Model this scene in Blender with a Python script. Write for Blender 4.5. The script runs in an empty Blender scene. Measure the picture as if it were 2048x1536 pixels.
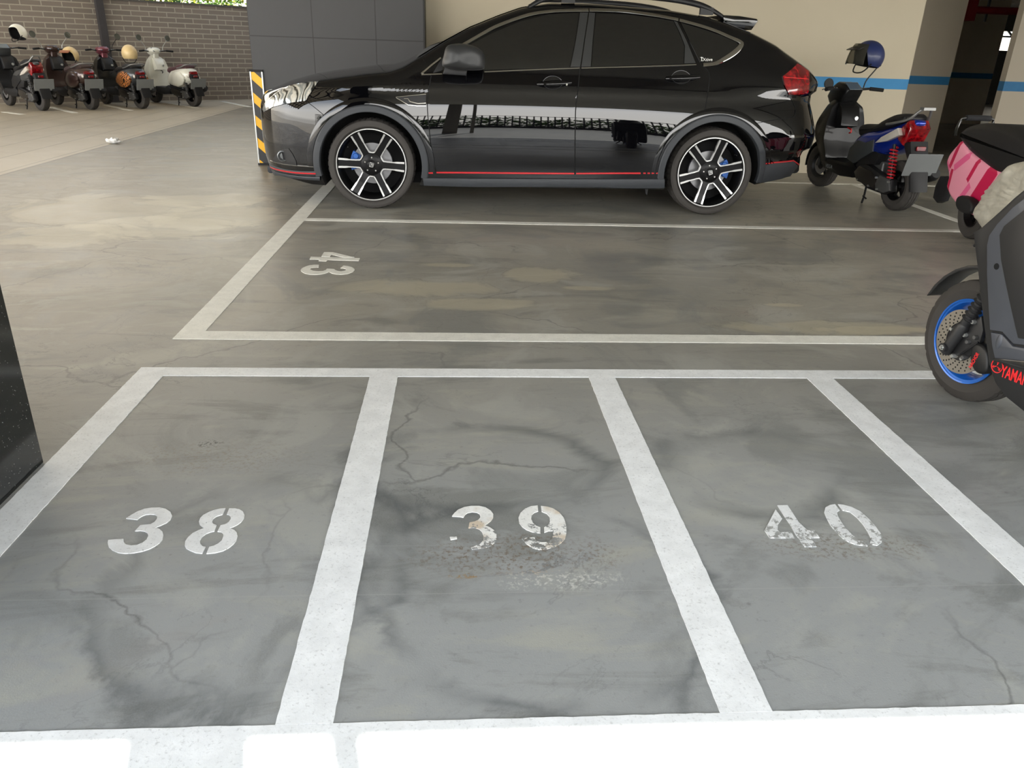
import bpy, bmesh, math, random
import numpy as np
from math import sin, cos, pi, radians, sqrt, atan2, tan
from mathutils import Vector, Matrix
random.seed(7)
S = bpy.context.scene
COL = S.collection
# ------------------------------------------------------------------ camera (pose solved from the photo's vanishing points)
CAM_H = 1.1689
PITCH, ROLL, YAW, FPX = 23.5325, 1.9194, -4.3502, 1540.0
cam_d = bpy.data.cameras.new('camera'); cam = bpy.data.objects.new('camera', cam_d); COL.objects.link(cam)
cam_d.sensor_width = 36.0; cam_d.lens = FPX / 2048 * 36.0; cam_d.clip_start = 0.02; cam_d.clip_end = 300
RM = Matrix.Rotation(radians(YAW), 3, 'Z') @ Matrix.Rotation(radians(90 - PITCH), 3, 'X') @ Matrix.Rotation(radians(ROLL), 3, 'Z')
cam.matrix_world = Matrix.Translation((0, 0, CAM_H)) @ RM.to_4x4()
S.camera = cam
# ------------------------------------------------------------------ light
SUN_EL, SUN_SIDE = 52.0, 0.25
w = bpy.data.worlds.new('sky'); S.world = w; w.use_nodes = True
nt = w.node_tree; nt.nodes.clear()
wtc = nt.nodes.new('ShaderNodeTexCoord'); wsp = nt.nodes.new('ShaderNodeSeparateXYZ'); nt.links.new(wtc.outputs['Generated'], wsp.inputs[0])
wr = nt.nodes.new('ShaderNodeValToRGB'); nt.links.new(wsp.outputs['Z'], wr.inputs[0])
SKY = [(0.0, (.62, .60, .56)), (.02, (1.0, .97, .91)), (.22, (1.0, .99, .97)), (.33, (.46, .50, .56)), (.60, (.22, .255, .31)), (1.0, (.15, .19, .26))]
while len(wr.color_ramp.elements) < len(SKY): wr.color_ramp.elements.new(.5)
for e_, (p_, c_) in zip(wr.color_ramp.elements, SKY): e_.position = p_; e_.color = (*c_, 1)
bg = nt.nodes.new('ShaderNodeBackground'); bg.inputs['Strength'].default_value = 4.9
wo = nt.nodes.new('ShaderNodeOutputWorld')
# haze is brightest on the sun's side (-Y) and dimmer, warmer away from it
wm = nt.nodes.new('ShaderNodeMapRange'); wm.inputs['From Min'].default_value = -.2; wm.inputs['From Max'].default_value = .45; nt.links.new(wsp.outputs['Y'], wm.inputs['Value'])
wx = nt.nodes.new('ShaderNodeMix'); wx.data_type = 'RGBA'; wx.blend_type = 'MULTIPLY'; nt.links.new(wm.outputs[0], wx.inputs[0]); nt.links.new(wr.outputs[0], wx.inputs[6]); wx.inputs[7].default_value = (.50, .46, .40, 1)
nt.links.new(wx.outputs[2], bg.inputs[0]); nt.links.new(bg.outputs[0], wo.inputs[0])
sd = bpy.data.lights.new('sun', 'SUN'); sd.energy = 9.0; sd.angle = radians(0.5); sd.color = (1.0, .95, .86)
sun = bpy.data.objects.new('sun', sd); COL.objects.link(sun)
_dv = Vector((-SUN_SIDE, 1.0, -tan(radians(SUN_EL)) * sqrt(1 + SUN_SIDE ** 2)))
sun.rotation_euler = _dv.to_track_quat('-Z', 'Y').to_euler(); sun.location = (3, -12, 16)
S.view_settings.view_transform = 'Standard'; S.view_settings.look = 'None'; S.view_settings.gamma = 1.0
S.view_settings.exposure = 0.95
S.view_settings.use_curve_mapping = False
S.cycles.max_bounces = 8; S.cycles.diffuse_bounces = 4; S.cycles.glossy_bounces = 4
S.cycles.sample_clamp_indirect = 6.0

# ------------------------------------------------------------------ measuring: a pixel of the photo -> a point on a real plane
def ray(u, v): return RM @ Vector((u - 1024.0, 768.0 - v, -FPX))
def on_y(u, v, Y):
    d = ray(u, v); t = Y / d.y; return (d.x * t, CAM_H + d.z * t)
def g(u, v, z=0.0):
    d = ray(u, v); t = (z - CAM_H) / d.z; return (d.x * t, d.y * t)

# ------------------------------------------------------------------ materials
def s2l(c):
    return tuple(((x / 255.0) / 12.92 if x / 255.0 <= .04045 else ((x / 255.0 + .055) / 1.055) ** 2.4) for x in c[:3]) + (1.0,)
class N:
    """tiny node helper"""
    def __init__(s, nt): s.nt = nt
    def __call__(s, typ, ins=None, **kw):
        n = s.nt.nodes.new('ShaderNode' + typ)
        for k, v in kw.items(): setattr(n, k, v)
        if ins:
            for k, v in ins.items():
                if isinstance(v, bpy.types.NodeSocket): s.nt.links.new(v, n.inputs[k])
                else: n.inputs[k].default_value = v
        return n
    def noise(s, vec, sc, det=4, rough=.55, dist=0.0):
        return s('TexNoise', {'Vector': vec, 'Scale': sc, 'Detail': det, 'Roughness': rough, 'Distortion': dist}).outputs['Fac']
    def ramp(s, fac, pts):
        n = s('ValToRGB', {'Fac': fac}); el = n.color_ramp.elements
        while len(el) < len(pts): el.new(.5)
        for e, (p, c) in zip(el, pts): e.position = p; e.color = c if len(c) == 4 else s2l(c)
        return n.outputs['Color']
    def step(s, fac, a, b):
        return s('MapRange', {'Value': fac, 'From Min': a, 'From Max': b}, clamp=True).outputs['Result']
    def mix(s, f, a, b, bt='MIX'):
        n = s('Mix', data_type='RGBA', blend_type=bt); n.clamp_factor = True
        for k, v in ((0, f), (6, a), (7, b)):
            if isinstance(v, bpy.types.NodeSocket): s.nt.links.new(v, n.inputs[k])
            else: n.inputs[k].default_value = v
        return n.outputs[2]
    def m(s, op, a, b=0.0, c=0.0):
        n = s('Math', operation=op)
        for k, v in enumerate((a, b, c)):
            if isinstance(v, bpy.types.NodeSocket): s.nt.links.new(v, n.inputs[k])
            else: n.inputs[k].default_value = v
        return n.outputs[0]
MATS = {}
def mat(name, col=(128, 128, 128), rough=.5, metal=0.0, coat=0.0, var=.06, vs=12.0, bump=0.0, bs=200.0, spec=.5, trans=0.0, alpha=1.0, ior=1.45):
    if name in MATS: return MATS[name]
    m = bpy.data.materials.new(name); m.use_nodes = True; nt = m.node_tree; n = N(nt)
    b = nt.nodes['Principled BSDF']; tc = n('TexCoord').outputs['Object']
    base = s2l(col)
    if var > 0:
        f = n.noise(tc, vs, 5)
        dark = tuple(x * (1 - var * 3) for x in base[:3]) + (1,); lite = tuple(min(1, x * (1 + var * 3)) for x in base[:3]) + (1,)
        nt.links.new(n.mix(f, dark, lite), b.inputs['Base Color'])
    else: b.inputs['Base Color'].default_value = base
    b.inputs['Roughness'].default_value = rough; b.inputs['Metallic'].default_value = metal
    b.inputs['Coat Weight'].default_value = coat; b.inputs['Coat Roughness'].default_value = .03
    b.inputs['Specular IOR Level'].default_value = spec; b.inputs['Transmission Weight'].default_value = trans; b.inputs['IOR'].default_value = ior
    b.inputs['Alpha'].default_value = alpha
    if bump > 0:
        bn = n('Bump', {'Strength': bump, 'Distance': .002, 'Height': n.noise(tc, bs, 3)})
        nt.links.new(bn.outputs[0], b.inputs['Normal'])
    MATS[name] = m; return m

# ------------------------------------------------------------------ mesh helpers
def tag(o, label=None, cat=None, group=None, kind=None):
    if label: o['label'] = label
    if cat: o['category'] = cat
    if group: o['group'] = group
    if kind: o['kind'] = kind
    return o
def empty(name, loc=(0, 0, 0), rz=0.0, label=None, cat=None, group=None):
    o = bpy.data.objects.new(name, None); COL.objects.link(o); o.location = loc; o.rotation_euler = (0, 0, rz); o.empty_display_size = .1
    return tag(o, label, cat, group)
class MB:
    def __init__(s): s.v = []; s.f = []; s.mi = []
    def add(s, vs, fs, mi=0):
        o = len(s.v); s.v += [tuple(p) for p in vs]; s.f += [tuple(i + o for i in f) for f in fs]; s.mi += [mi] * len(fs); return s
    def box(s, c, d, mi=0, M=None):
        x, y, z = (q / 2 for q in d)
        P = [Vector((sx * x, sy * y, sz * z)) for sz in (-1, 1) for sx, sy in ((-1, -1), (1, -1), (1, 1), (-1, 1))]
        if M is not None: P = [M @ p for p in P]
        P = [p + Vector(c) for p in P]
        return s.add(P, [(3, 2, 1, 0), (4, 5, 6, 7), (0, 1, 5, 4), (1, 2, 6, 5), (2, 3, 7, 6), (3, 0, 4, 7)], mi)
    def rings(s, R, mi=0, closed=True, cap=True, loop=False):
        """R: list of rings of points (equal length)"""
        n = len(R[0]); o = []
        for r in R: o += list(r)
        F = []; m = len(R)
        for i in range(m if loop else m - 1):
            j = (i + 1) % m
            for k in range(n if closed else n - 1):
                l = (k + 1) % n; F.append((i * n + k, i * n + l, j * n + l, j * n + k))
        if cap and closed and not loop:
            F.append(tuple(range(n - 1, -1, -1))); F.append(tuple((m - 1) * n + k for k in range(n)))
        return s.add(o, F, mi)
    def tube(s, pts, r, n=10, mi=0, cap=True, flat=1.0):
        pts = [Vector(p) for p in pts]; rr = r if hasattr(r, '__len__') else [r] * len(pts)
        R = []; up = None
        for i, p in enumerate(pts):
            t = (pts[min(i + 1, len(pts) - 1)] - pts[max(i - 1, 0)]).normalized()
            if up is None: up = t.orthogonal().normalized()
            up = (up - t * up.dot(t)).normalized(); b = t.cross(up)
            R.append([p + (up * cos(2 * pi * k / n) + b * sin(2 * pi * k / n) * flat) * rr[i] for k in range(n)])
        return s.rings(R, mi, cap=cap)
    def cyl(s, a, b, r, n=20, mi=0, r2=None): return s.tube([a, b], [r, r if r2 is None else r2], n, mi)
    def lathe(s, prof, axis='Y', c=(0, 0, 0), n=48, mi=0, rf=None, cap=False, M=None):
        """prof: (r, along axis)"""
        R = []
        for j, (r, h) in enumerate(prof):
            ring = []
            for k in range(n):
                a = 2 * pi * k / n; q = r if rf is None else rf(j, k, r)
                p = {'Y': (q * cos(a), h, q * sin(a)), 'Z': (q * cos(a), q * sin(a), h), 'X': (h, q * cos(a), q * sin(a))}[axis]
                p = Vector(p)
                if M is not None: p = M @ p
                ring.append(p + Vector(c))
            R.append(ring)
        return s.rings(R, mi, cap=cap)
    def slab(s, poly, y0, y1, bev=.0, mi=0, fn=None, axes='XZ'):
        """solid from an outline (a,b) between depths y0,y1, edges rounded by an inset"""
        n = len(poly); P = [Vector((a, b)) for a, b in poly]
        ar = sum(P[i].x * P[(i + 1) % n].y - P[(i + 1) % n].x * P[i].y for i in range(n))
        if ar < 0: P.reverse()
        def inset(d):
            out = []
            for i in range(n):
                a, b, c = P[i - 1], P[i], P[(i + 1) % n]
                e1 = (b - a).normalized() if (b - a).length > 1e-9 else Vector((1, 0)); e2 = (c - b).normalized() if (c - b).length > 1e-9 else e1
                nn = Vector((-(e1.y + e2.y), e1.x + e2.x)); L = nn.length
                if L < .3: out.append(b.copy()); continue
                nn /= L; k = max(.45, nn.dot(Vector((-e1.y, e1.x)))); out.append(b + nn * d / k)
            return out
        lev = [(0, 0)] if bev <= 0 else [(bev, 0), (bev * .3, bev * .3), (0, bev)]
        lv = [(i, y0 + (q if y1 > y0 else -q)) for i, q in lev] + [(i, y1 - (q if y1 > y0 else -q)) for i, q in reversed(lev)]
        R = []
        for d, y in lv:
            pts = inset(d) if d else P
            if axes == 'XZ': R.append([Vector((p.x, y, p.y)) for p in pts])
            elif axes == 'XY': R.append([Vector((p.x, p.y, y)) for p in pts])
            else: R.append([Vector((y, p.x, p.y)) for p in pts])
        if fn: R = [[fn(p) for p in r] for r in R]
        return s.rings(R, mi)
    def loft(s, secs, n=24, mi=0):
        """secs: (x, zc, half height, half width[, exponent[, y centre]]) along X"""
        R = []
        for q in secs:
            x, zc, hh, hw = q[:4]; e = q[4] if len(q) > 4 else 2.4; yc = q[5] if len(q) > 5 else 0
            R.append([Vector((x, yc + hw * math.copysign(abs(cos(t)) ** (2 / e), cos(t)), zc + hh * math.copysign(abs(sin(t)) ** (2 / e), sin(t)))) for t in [2 * pi * k / n for k in range(n)]])
        return s.rings(R, mi)
    def ball(s, c, r, n=16, mi=0, M=None):
        sc = r if hasattr(r, '__len__') else (r, r, r); R = []
        m = n // 2
        for i in range(1, m):
            a = pi * i / m - pi / 2
            ring = [Vector((sc[0] * cos(a) * cos(t), sc[1] * cos(a) * sin(t), sc[2] * sin(a))) for t in [2 * pi * k / n for k in range(n)]]
            if M is not None: ring = [M @ p for p in ring]
            R.append([p + Vector(c) for p in ring])
        return s.rings(R, mi)
    def build(s, name, mats, parent=None, ang=35, smooth=True, label=None, bevel=0.0, sub=0, fix=True):
        me = bpy.data.meshes.new(name); me.from_pydata(s.v, [], s.f)
        if not isinstance(mats, (list, tuple)): mats = [mats]
        for m in mats: me.materials.append(m)
        me.polygons.foreach_set('material_index', s.mi)
        if fix:
            bm = bmesh.new(); bm.from_mesh(me); bmesh.ops.remove_doubles(bm, verts=bm.verts, dist=1e-6)
            bmesh.ops.recalc_face_normals(bm, faces=bm.faces); bm.to_mesh(me); bm.free()
        if smooth:
            me.shade_smooth(); me.set_sharp_from_angle(angle=radians(ang))
        o = bpy.data.objects.new(name, me); COL.objects.link(o)
        if parent is not None: o.parent = parent
        if bevel > 0:
            b = o.modifiers.new('bevel', 'BEVEL'); b.width = bevel; b.segments = 2; b.limit_method = 'ANGLE'; b.angle_limit = radians(40)
        if label: o['label'] = label
        return o
def crom(pts, n=6, closed=False):
    P = [Vector(p) for p in pts]; out = []; m = len(P)
    for i in range(m if closed else m - 1):
        a, b, c, d = (P[(i - 1) % m], P[i], P[(i + 1) % m], P[(i + 2) % m]) if closed else (P[max(i - 1, 0)], P[i], P[i + 1], P[min(i + 2, m - 1)])
        for k in range(n):
            t = k / n; out.append(.5 * ((2 * b) + (c - a) * t + (2 * a - 5 * b + 4 * c - d) * t * t + (3 * b - a - 3 * c + d) * t ** 3))
    if not closed: out.append(P[-1])
    return [tuple(p) for p in out]
def text_mesh(name, body, size, mat_, parent, M, ext=.001, sx=1.0, bold=0.0):
    cu = bpy.data.curves.new(name, 'FONT'); cu.body = body; cu.size = size; cu.extrude = ext; cu.align_x = 'LEFT'; cu.offset = bold; cu.resolution_u = 3
    t = bpy.data.objects.new(name, cu); COL.objects.link(t); dg = bpy.context.evaluated_depsgraph_get(); dg.update()
    me = bpy.data.meshes.new_from_object(t.evaluated_get(dg)); bpy.data.objects.remove(t); bpy.data.curves.remove(cu)
    me.transform(Matrix.Diagonal((sx, 1, 1, 1))); me.transform(M); me.materials.clear(); me.materials.append(mat_)
    o = bpy.data.objects.new(name, me); COL.objects.link(o); o.parent = parent
    return o
#@@SETTING
# ------------------------------------------------------------------ setting: floor
def floor_color(n, P):
    """concrete colour from a ground-plane vector P; returns colour, roughness"""
    a = n.noise(P, .55, 6, .6, .6); b = n.noise(P, 1.7, 8, .62, 1.2); c = n.noise(P, 9, 6, .6, .4); d = n.noise(P, 60, 4, .6)
    col = n.ramp(a, [(.30, (122, 119, 108)), (.5, (142, 138, 126)), (.68, (160, 154, 138))])
    sep = n('SeparateXYZ', {'Vector': P})
    sky_cool = n.step(sep.outputs['Y'], 3.6, 1.6)  # bluish skylight near the opening, painted into the concrete colour
    col = n.mix(n.m('MULTIPLY', sky_cool, .75), col, s2l((150, 152, 152)))
    warm_light = n.step(sep.outputs['X'], -.9, -2.6)  # warm cast of the driveway light, put into the concrete colour
    col = n.mix(n.m('MULTIPLY', warm_light, .75), col, s2l((126, 114, 94)))
    # pale bare patches and dark drag marks
    # warped coordinates drawn out along X, as trowel and tyre smears run
    st = n('Mapping', {'Vector': P, 'Scale': (.32, 1.0, 1)}).outputs[0]
    sm = n.noise(st, 3.2, 8, .66, 1.6)
    col = n.mix(n.m('MULTIPLY', n.step(sm, .54, .66), .55), col, s2l((168, 165, 150)))
    col = n.mix(n.m('MULTIPLY', n.step(sm, .46, .36), .60), col, s2l((102, 102, 96)))
    pk = n.noise(st, 1.6, 5, .6, .9)
    col = n.mix(n.m('MULTIPLY', n.step(pk, .60, .70), .28), col, s2l((150, 132, 120)))
    col = n.mix(n.m('MULTIPLY', n.step(b, .54, .62), .50), col, s2l((168, 167, 158)))
    col = n.mix(n.m('MULTIPLY', n.step(b, .46, .38), .50), col, s2l((106, 107, 104)))
    # thin winding tide lines
    wl = n.noise(P, 1.15, 7, .62, 1.8)
    ln = n.m('SUBTRACT', 1.0, n.step(n.m('ABSOLUTE', n.m('SUBTRACT', wl, .5)), .0, .0075))
    msk = n.step(n.noise(P, .9, 3), .48, .62)
    col = n.mix(n.m('MULTIPLY', n.m('MULTIPLY', ln, msk), .55), col, s2l((68, 70, 70)))
    # cracks
    wv = n('VectorMath', {0: P, 1: n('VectorMath', {0: n('TexNoise', {'Vector': P, 'Scale': 3.0, 'Detail': 5.0}).outputs['Color'], 3: .42}, operation='SCALE').outputs[0]}, operation='ADD').outputs[0]
    vo = n('TexVoronoi', {'Vector': wv, 'Scale': .8}, feature='DISTANCE_TO_EDGE').outputs['Distance']
    cr = n.m('SUBTRACT', 1.0, n.step(vo, .0, .007))
    cmk = n.step(n.noise(P, .8, 2, .5), .44, .54)
    col = n.mix(n.m('MULTIPLY', n.m('MULTIPLY', cr, cmk), .6), col, s2l((62, 62, 60)))
    # fine mottling, pits, pale flecks
    col = n.mix(n.m('MULTIPLY', n.m('ABSOLUTE', n.m('SUBTRACT', c, .5)), .8), col, s2l((150, 150, 146)))
    col = n.mix(n.m('MULTIPLY', n.step(d, .60, .74), .30), col, s2l((84, 84, 80)))
    gr = n.noise(P, 260, 3, .7); col = n.mix(n.m('MULTIPLY', n.step(gr, .40, .62), .30), col, s2l((150, 151, 150)))
    pit = n('TexVoronoi', {'Vector': P, 'Scale': 16.0}).outputs['Distance']
    pm = n.step(n.noise(P, 2.2, 3), .55, .66)
    col = n.mix(n.m('MULTIPLY', n.m('MULTIPLY', n.m('SUBTRACT', 1.0, n.step(pit, .05, .11)), pm), .5), col, s2l((84, 82, 78)))
    # pale dried puddle marks in bay 43, then bright sheen painted on the left floor
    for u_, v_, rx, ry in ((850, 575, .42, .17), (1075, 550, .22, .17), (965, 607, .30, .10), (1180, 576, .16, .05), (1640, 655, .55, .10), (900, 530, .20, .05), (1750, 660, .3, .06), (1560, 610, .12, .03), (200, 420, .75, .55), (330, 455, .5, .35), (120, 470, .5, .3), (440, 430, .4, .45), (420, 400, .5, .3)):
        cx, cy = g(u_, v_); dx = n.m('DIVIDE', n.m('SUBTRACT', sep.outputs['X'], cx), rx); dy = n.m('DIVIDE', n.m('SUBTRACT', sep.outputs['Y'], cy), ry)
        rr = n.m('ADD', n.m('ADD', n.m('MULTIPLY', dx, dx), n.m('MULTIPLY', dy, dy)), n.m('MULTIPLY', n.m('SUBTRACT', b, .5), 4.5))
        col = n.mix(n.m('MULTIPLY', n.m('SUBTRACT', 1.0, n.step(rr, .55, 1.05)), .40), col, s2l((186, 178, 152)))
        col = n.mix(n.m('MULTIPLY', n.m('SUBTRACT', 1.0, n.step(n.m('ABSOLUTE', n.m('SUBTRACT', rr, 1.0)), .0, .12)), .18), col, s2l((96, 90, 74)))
    # dark swept rings left by turning tyres
    for u_, v_, rx, ry, w_ in ((1500, 950, .27, .27, .22), (960, 930, .36, .24, .16), (520, 1130, .33, .42, .12), (1080, 1180, .4, .36, .10)):
        cx, cy = g(u_, v_); dx = n.m('DIVIDE', n.m('SUBTRACT', sep.outputs['X'], cx), rx); dy = n.m('DIVIDE', n.m('SUBTRACT', sep.outputs['Y'], cy), ry)
        rr = n.m('ADD', n.m('SQRT', n.m('ADD', n.m('MULTIPLY', dx, dx), n.m('MULTIPLY', dy, dy))), n.m('MULTIPLY', n.m('SUBTRACT', b, .5), 1.1))
        k_ = n.m('SUBTRACT', 1.0, n.step(n.m('ABSOLUTE', n.m('SUBTRACT', rr, 1.0)), .0, w_))
        col = n.mix(n.m('MULTIPLY', n.m('MULTIPLY', k_, n.step(n.noise(P, 2.6, 3), .40, .60)), .55), col, s2l((74, 78, 80)))
    col = n.mix(n.m('MULTIPLY', n.step(sep.outputs['Y'], 3.3, 1.9), .8), col, n.mix(1.0, col, (.97, 1.0, 1.03, 1), 'MULTIPLY'))  # a further touch of the sky's blue cast tinted in at the front
    # rust-brown and pale wear where kick-stands rest, under the bay numbers
    for cx, cy, rx, ry, cc, k in ((.14, 1.60, .30, .11, (106, 92, 76), .8), (1.02, 1.62, .30, .07, (104, 92, 76), .6), (-.75, 2.12, .32, .13, (122, 112, 92), .45), (.02, 1.52, .05, .012, (150, 112, 44), .9), (.20, 1.53, .05, .012, (150, 112, 44), .8), (.24, 1.50, .18, .05, (196, 196, 190), .8), (-.78, 2.20, .05, .03, (78, 80, 78), 1.4)):
        dx = n.m('DIVIDE', n.m('SUBTRACT', sep.outputs['X'], cx), rx); dy = n.m('DIVIDE', n.m('SUBTRACT', sep.outputs['Y'], cy), ry)
        rr = n.m('ADD', n.m('MULTIPLY', dx, dx), n.m('MULTIPLY', dy, dy))
        rr = n.m('SUBTRACT', 1.0, n.step(n.m('ADD', rr, n.m('MULTIPLY', n.m('SUBTRACT', c, .5), 2.0)), .1, 1.0))
        sp = n.step(n.noise(P, 75, 3, .7), .50, .62)
        col = n.mix(n.m('MULTIPLY', n.m('MULTIPLY', rr, sp), k), col, s2l(cc))
    ro = n.m('ADD', n.m('MULTIPLY', b, .30), .20)
    ro = n.m('ADD', ro, n.m('MULTIPLY', n.step(gr, .3, .8), .08))
    return col, ro, sep, c, gr, b
def floor_mat(name, paint=None, wear=0.0, wz=None):
    m = bpy.data.materials.new(name); m.use_nodes = True; nt = m.node_tree; n = N(nt)
    P = n('NewGeometry').outputs['Position']; b = nt.nodes['Principled BSDF']
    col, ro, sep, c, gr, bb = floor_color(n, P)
    hgt = gr
    if paint is None:
        # light paver strip of the driveway with joints
        X, Y = sep.outputs['X'], sep.outputs['Y']
        pav = n.step(X, -4.045, -4.055)
        br = n('TexBrick', {'Vector': n('Mapping', {'Vector': P, 'Rotation': (0, 0, pi / 2), 'Location': (4.05, 0, 0)}).outputs[0], 'Scale': 1.0, 'Mortar Size': .009, 'Mortar Smooth': .3, 'Brick Width': 14.0, 'Row Height': .46, 'Color1': s2l((188, 178, 160)), 'Color2': s2l((180, 171, 154)), 'Mortar': s2l((120, 112, 98))}, offset=.0).outputs['Color']
        pv = n.mix(n.m('MULTIPLY', n.noise(P, 3, 6), .5), br, s2l((166, 158, 142)))
        pv = n.mix(n.m('MULTIPLY', n.step(gr, .4, .7), .2), pv, s2l((180, 171, 154)))
        col = n.mix(pav, col, pv)
        ed = n.m('SUBTRACT', 1.0, n.step(n.m('ABSOLUTE', n.m('ADD', X, 4.05)), .006, .016))
        col = n.mix(n.m('MULTIPLY', ed, .8), col, s2l((84, 80, 72)))
        # saw-cut joints across the bays
        for yy, k in ((1.455, .35), (1.645, .22), (3.0, .0)):
            if k: col = n.mix(n.m('MULTIPLY', n.m('SUBTRACT', 1.0, n.step(n.m('ABSOLUTE', n.m('SUBTRACT', Y, yy)), .0012, .003)), k), col, s2l((160, 160, 158)))
    else:
        pc = n.mix(n.step(n.noise(P, 14, 6, .65), .35, .7), s2l(tuple(x - 16 for x in paint)), s2l(paint))
        pc = n.mix(n.m('MULTIPLY', n.step(n.noise(P, 130, 4, .7), .56, .72), .5), pc, s2l((150, 150, 148)))
        fl = n.noise(P, 42, 6, .78)
        if wear > 0:
            k = n.m('ADD', n.m('MULTIPLY', n.step(sep.outputs['Y'], wz[1], wz[0]), .17 * wear), .235)
            keep = n.step(n.m('SUBTRACT', fl, k), .085, .11)
            wl = n.noise(P, 9, 2)
            rust = n.m('MULTIPLY', n.step(wl, .56, .66), .6 if wear > 1 else .0)
            pc = n.mix(rust, pc, s2l((186, 158, 116)))
        else: keep = n.step(fl, .285, .315)
        col = n.mix(keep, col, pc)
        ro = n.m('ADD', n.m('MULTIPLY', keep, .12), ro)
    nt.links.new(col, b.inputs['Base Color']); nt.links.new(ro, b.inputs['Roughness'])
    bn = n('Bump', {'Strength': .28, 'Distance': .0012, 'Height': n.m('ADD', hgt, n.m('MULTIPLY', c, 1.2))}); nt.links.new(bn.outputs[0], b.inputs['Normal'])
    return m
F = MB(); F.add([(-40, -14, 0), (40, -14, 0), (40, 60, 0), (-40, 60, 0)], [(0, 1, 2, 3)])
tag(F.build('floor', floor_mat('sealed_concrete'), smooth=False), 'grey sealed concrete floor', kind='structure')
PAINT = floor_mat('white_line_paint', (238, 240, 240)); PAINTF = floor_mat('cream_line_paint', (232, 231, 222))
def line(x0, y0, x1, y1, label, m=PAINT, z=.0022):
    b = MB(); x0, x1 = sorted((x0, x1)); y0, y1 = sorted((y0, y1)); P = []
    # slightly ragged paint edges
    def edge(ax, ay, bx, by):
        L = math.hypot(bx - ax, by - ay); k = max(2, int(L / .02)); out = []
        for i in range(k):
            t = i / k; j = random.uniform(-.0009, .0009)
            out.append((ax + (bx - ax) * t + (j if ay != by else 0), ay + (by - ay) * t + (j if ax != bx else 0)))
        return out
    P = edge(x0, y0, x1, y0) + edge(x1, y0, x1, y1) + edge(x1, y1, x0, y1) + edge(x0, y1, x0, y0)
    b.slab(P, 0.0, z, axes='XY')
    return tag(b.build('parking_line', m, smooth=False), label, 'floor line')
line(-1.216, 2.742, 3.3, 2.822, 'long white line painted across the heads of bays 38, 39 and 40')
line(-1.40, .978, 2.6, 1.084, 'white line painted across the foot of bays 38 to 40, partly in sunlight', z=.0020)
line(-1.216, 1.084, -1.108, 2.742, 'white line painted on the left side of bay 38, beside the black granite pillar')
line(-.338, 1.084, -.232, 2.742, 'white line painted to the left of the rust stained number 39')
line(.508, 1.084, .612, 2.742, 'white line painted to the left of the flaking number 40')
line(1.386, 1.084, 1.492, 2.742, 'white line painted on the right side of bay 40')
line(2.262, 1.084, 2.366, 2.742, 'white line painted under the body of the black scooter on the right')
line(-1.205, 3.138, 4.3, 3.238, 'long white line painted along the near side of bay 43', PAINTF)
line(-1.205, 3.238, -1.098, 8.24, 'white line painted along the left end of bay 43 and under the car', PAINTF)
line(-1.098, 5.575, 6.2, 5.652, 'thin white line painted between bay 43 and the car', PAINTF)
line(-1.098, 7.80, 6.4, 7.86, 'thin white line painted behind the car, near the beige wall', PAINTF)
line(3.99, 5.652, 4.07, 7.80, 'white line painted on the floor to the right of the blue scooter', PAINTF)
# ---- bay numbers, stencilled
def glyphs(name, label, pieces, crop, m, cat='floor number'):
    u0, v0, sc = crop; roots = []
    root = None
    cs = []
    for p in pieces:
        q = [g(u0 + a / sc, v0 + b_ / sc) for a, b_ in p]; cs += q
    c = (sum(p[0] for p in cs) / len(cs), sum(p[1] for p in cs) / len(cs))
    root = empty(name, (c[0], c[1], 0), 0, label, cat)
    return root, c
def number(label, digits, crop, mats):
    root, c = glyphs('bay_number', label, [p for d in digits for p in d], crop, None)
    u0, v0, sc = crop
    for pcs, mm in zip(digits, mats):
        b = MB()
        for p in pcs:
            q = [Vector(g(u0 + a / sc, v0 + b_ / sc)) - Vector(c) for a, b_ in p]
            b.slab([tuple(x) for x in q], 0.0, .0022, axes='XY')
        b.build('digit', mm, root, smooth=False)
W38 = floor_mat('stencil_paint', (236, 237, 236), .25, (1.6, 1.9)); W39 = floor_mat('worn_stencil_paint', (238, 238, 234), 1.02, (1.66, 1.80)); W40 = floor_mat('flaked_stencil_paint', (230, 232, 232), .95, (1.66, 1.86))
D3a = [[(412,328),(470,290),(540,250),(620,220),(700,207),(790,205),(860,220),(915,255),(935,300),(915,345),(870,380),(800,412),(745,432),(790,450),(825,480),(835,520),(825,570),(790,610),(740,645),(670,680),(590,705),(500,722),(400,728),(320,718),(255,690),(215,655),(202,610),(208,575),(290,568),(382,563),(385,600),(410,625),(470,638),(540,630),(600,605),(645,570),(665,525),(655,495),(620,475),(570,468),(512,473),(575,405),(640,400),(690,395),(735,370),(762,335),(765,305),(740,285),(690,280),(640,285),(590,305),(560,325),(540,343)]]
D8 = [[(1543,212),(1480,218),(1410,235),(1350,258),(1290,290),(1255,325),(1240,365),(1250,400),(1280,425),(1305,437),(1240,462),(1170,495),(1115,545),(1085,590),(1080,640),(1095,670),(1140,695),(1200,718),(1278,728),(1315,653),(1280,645),(1255,615),(1252,580),(1275,540),(1320,505),(1370,485),(1415,475),(1440,407),(1400,390),(1388,365),(1400,335),(1440,305),(1510,283)],
      [(1585,215),(1650,215),(1700,225),(1740,250),(1758,290),(1750,330),(1720,370),(1680,400),(1630,425),(1585,438),(1640,460),(1670,490),(1680,530),(1665,580),(1635,620),(1580,665),(1510,700),(1420,722),(1325,730),(1358,652),(1410,640),(1460,615),(1500,580),(1520,530),(1515,500),(1490,482),(1452,477),(1487,407),(1540,395),(1580,370),(1603,335),(1600,305),(1580,287),(1557,283)]]
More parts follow.
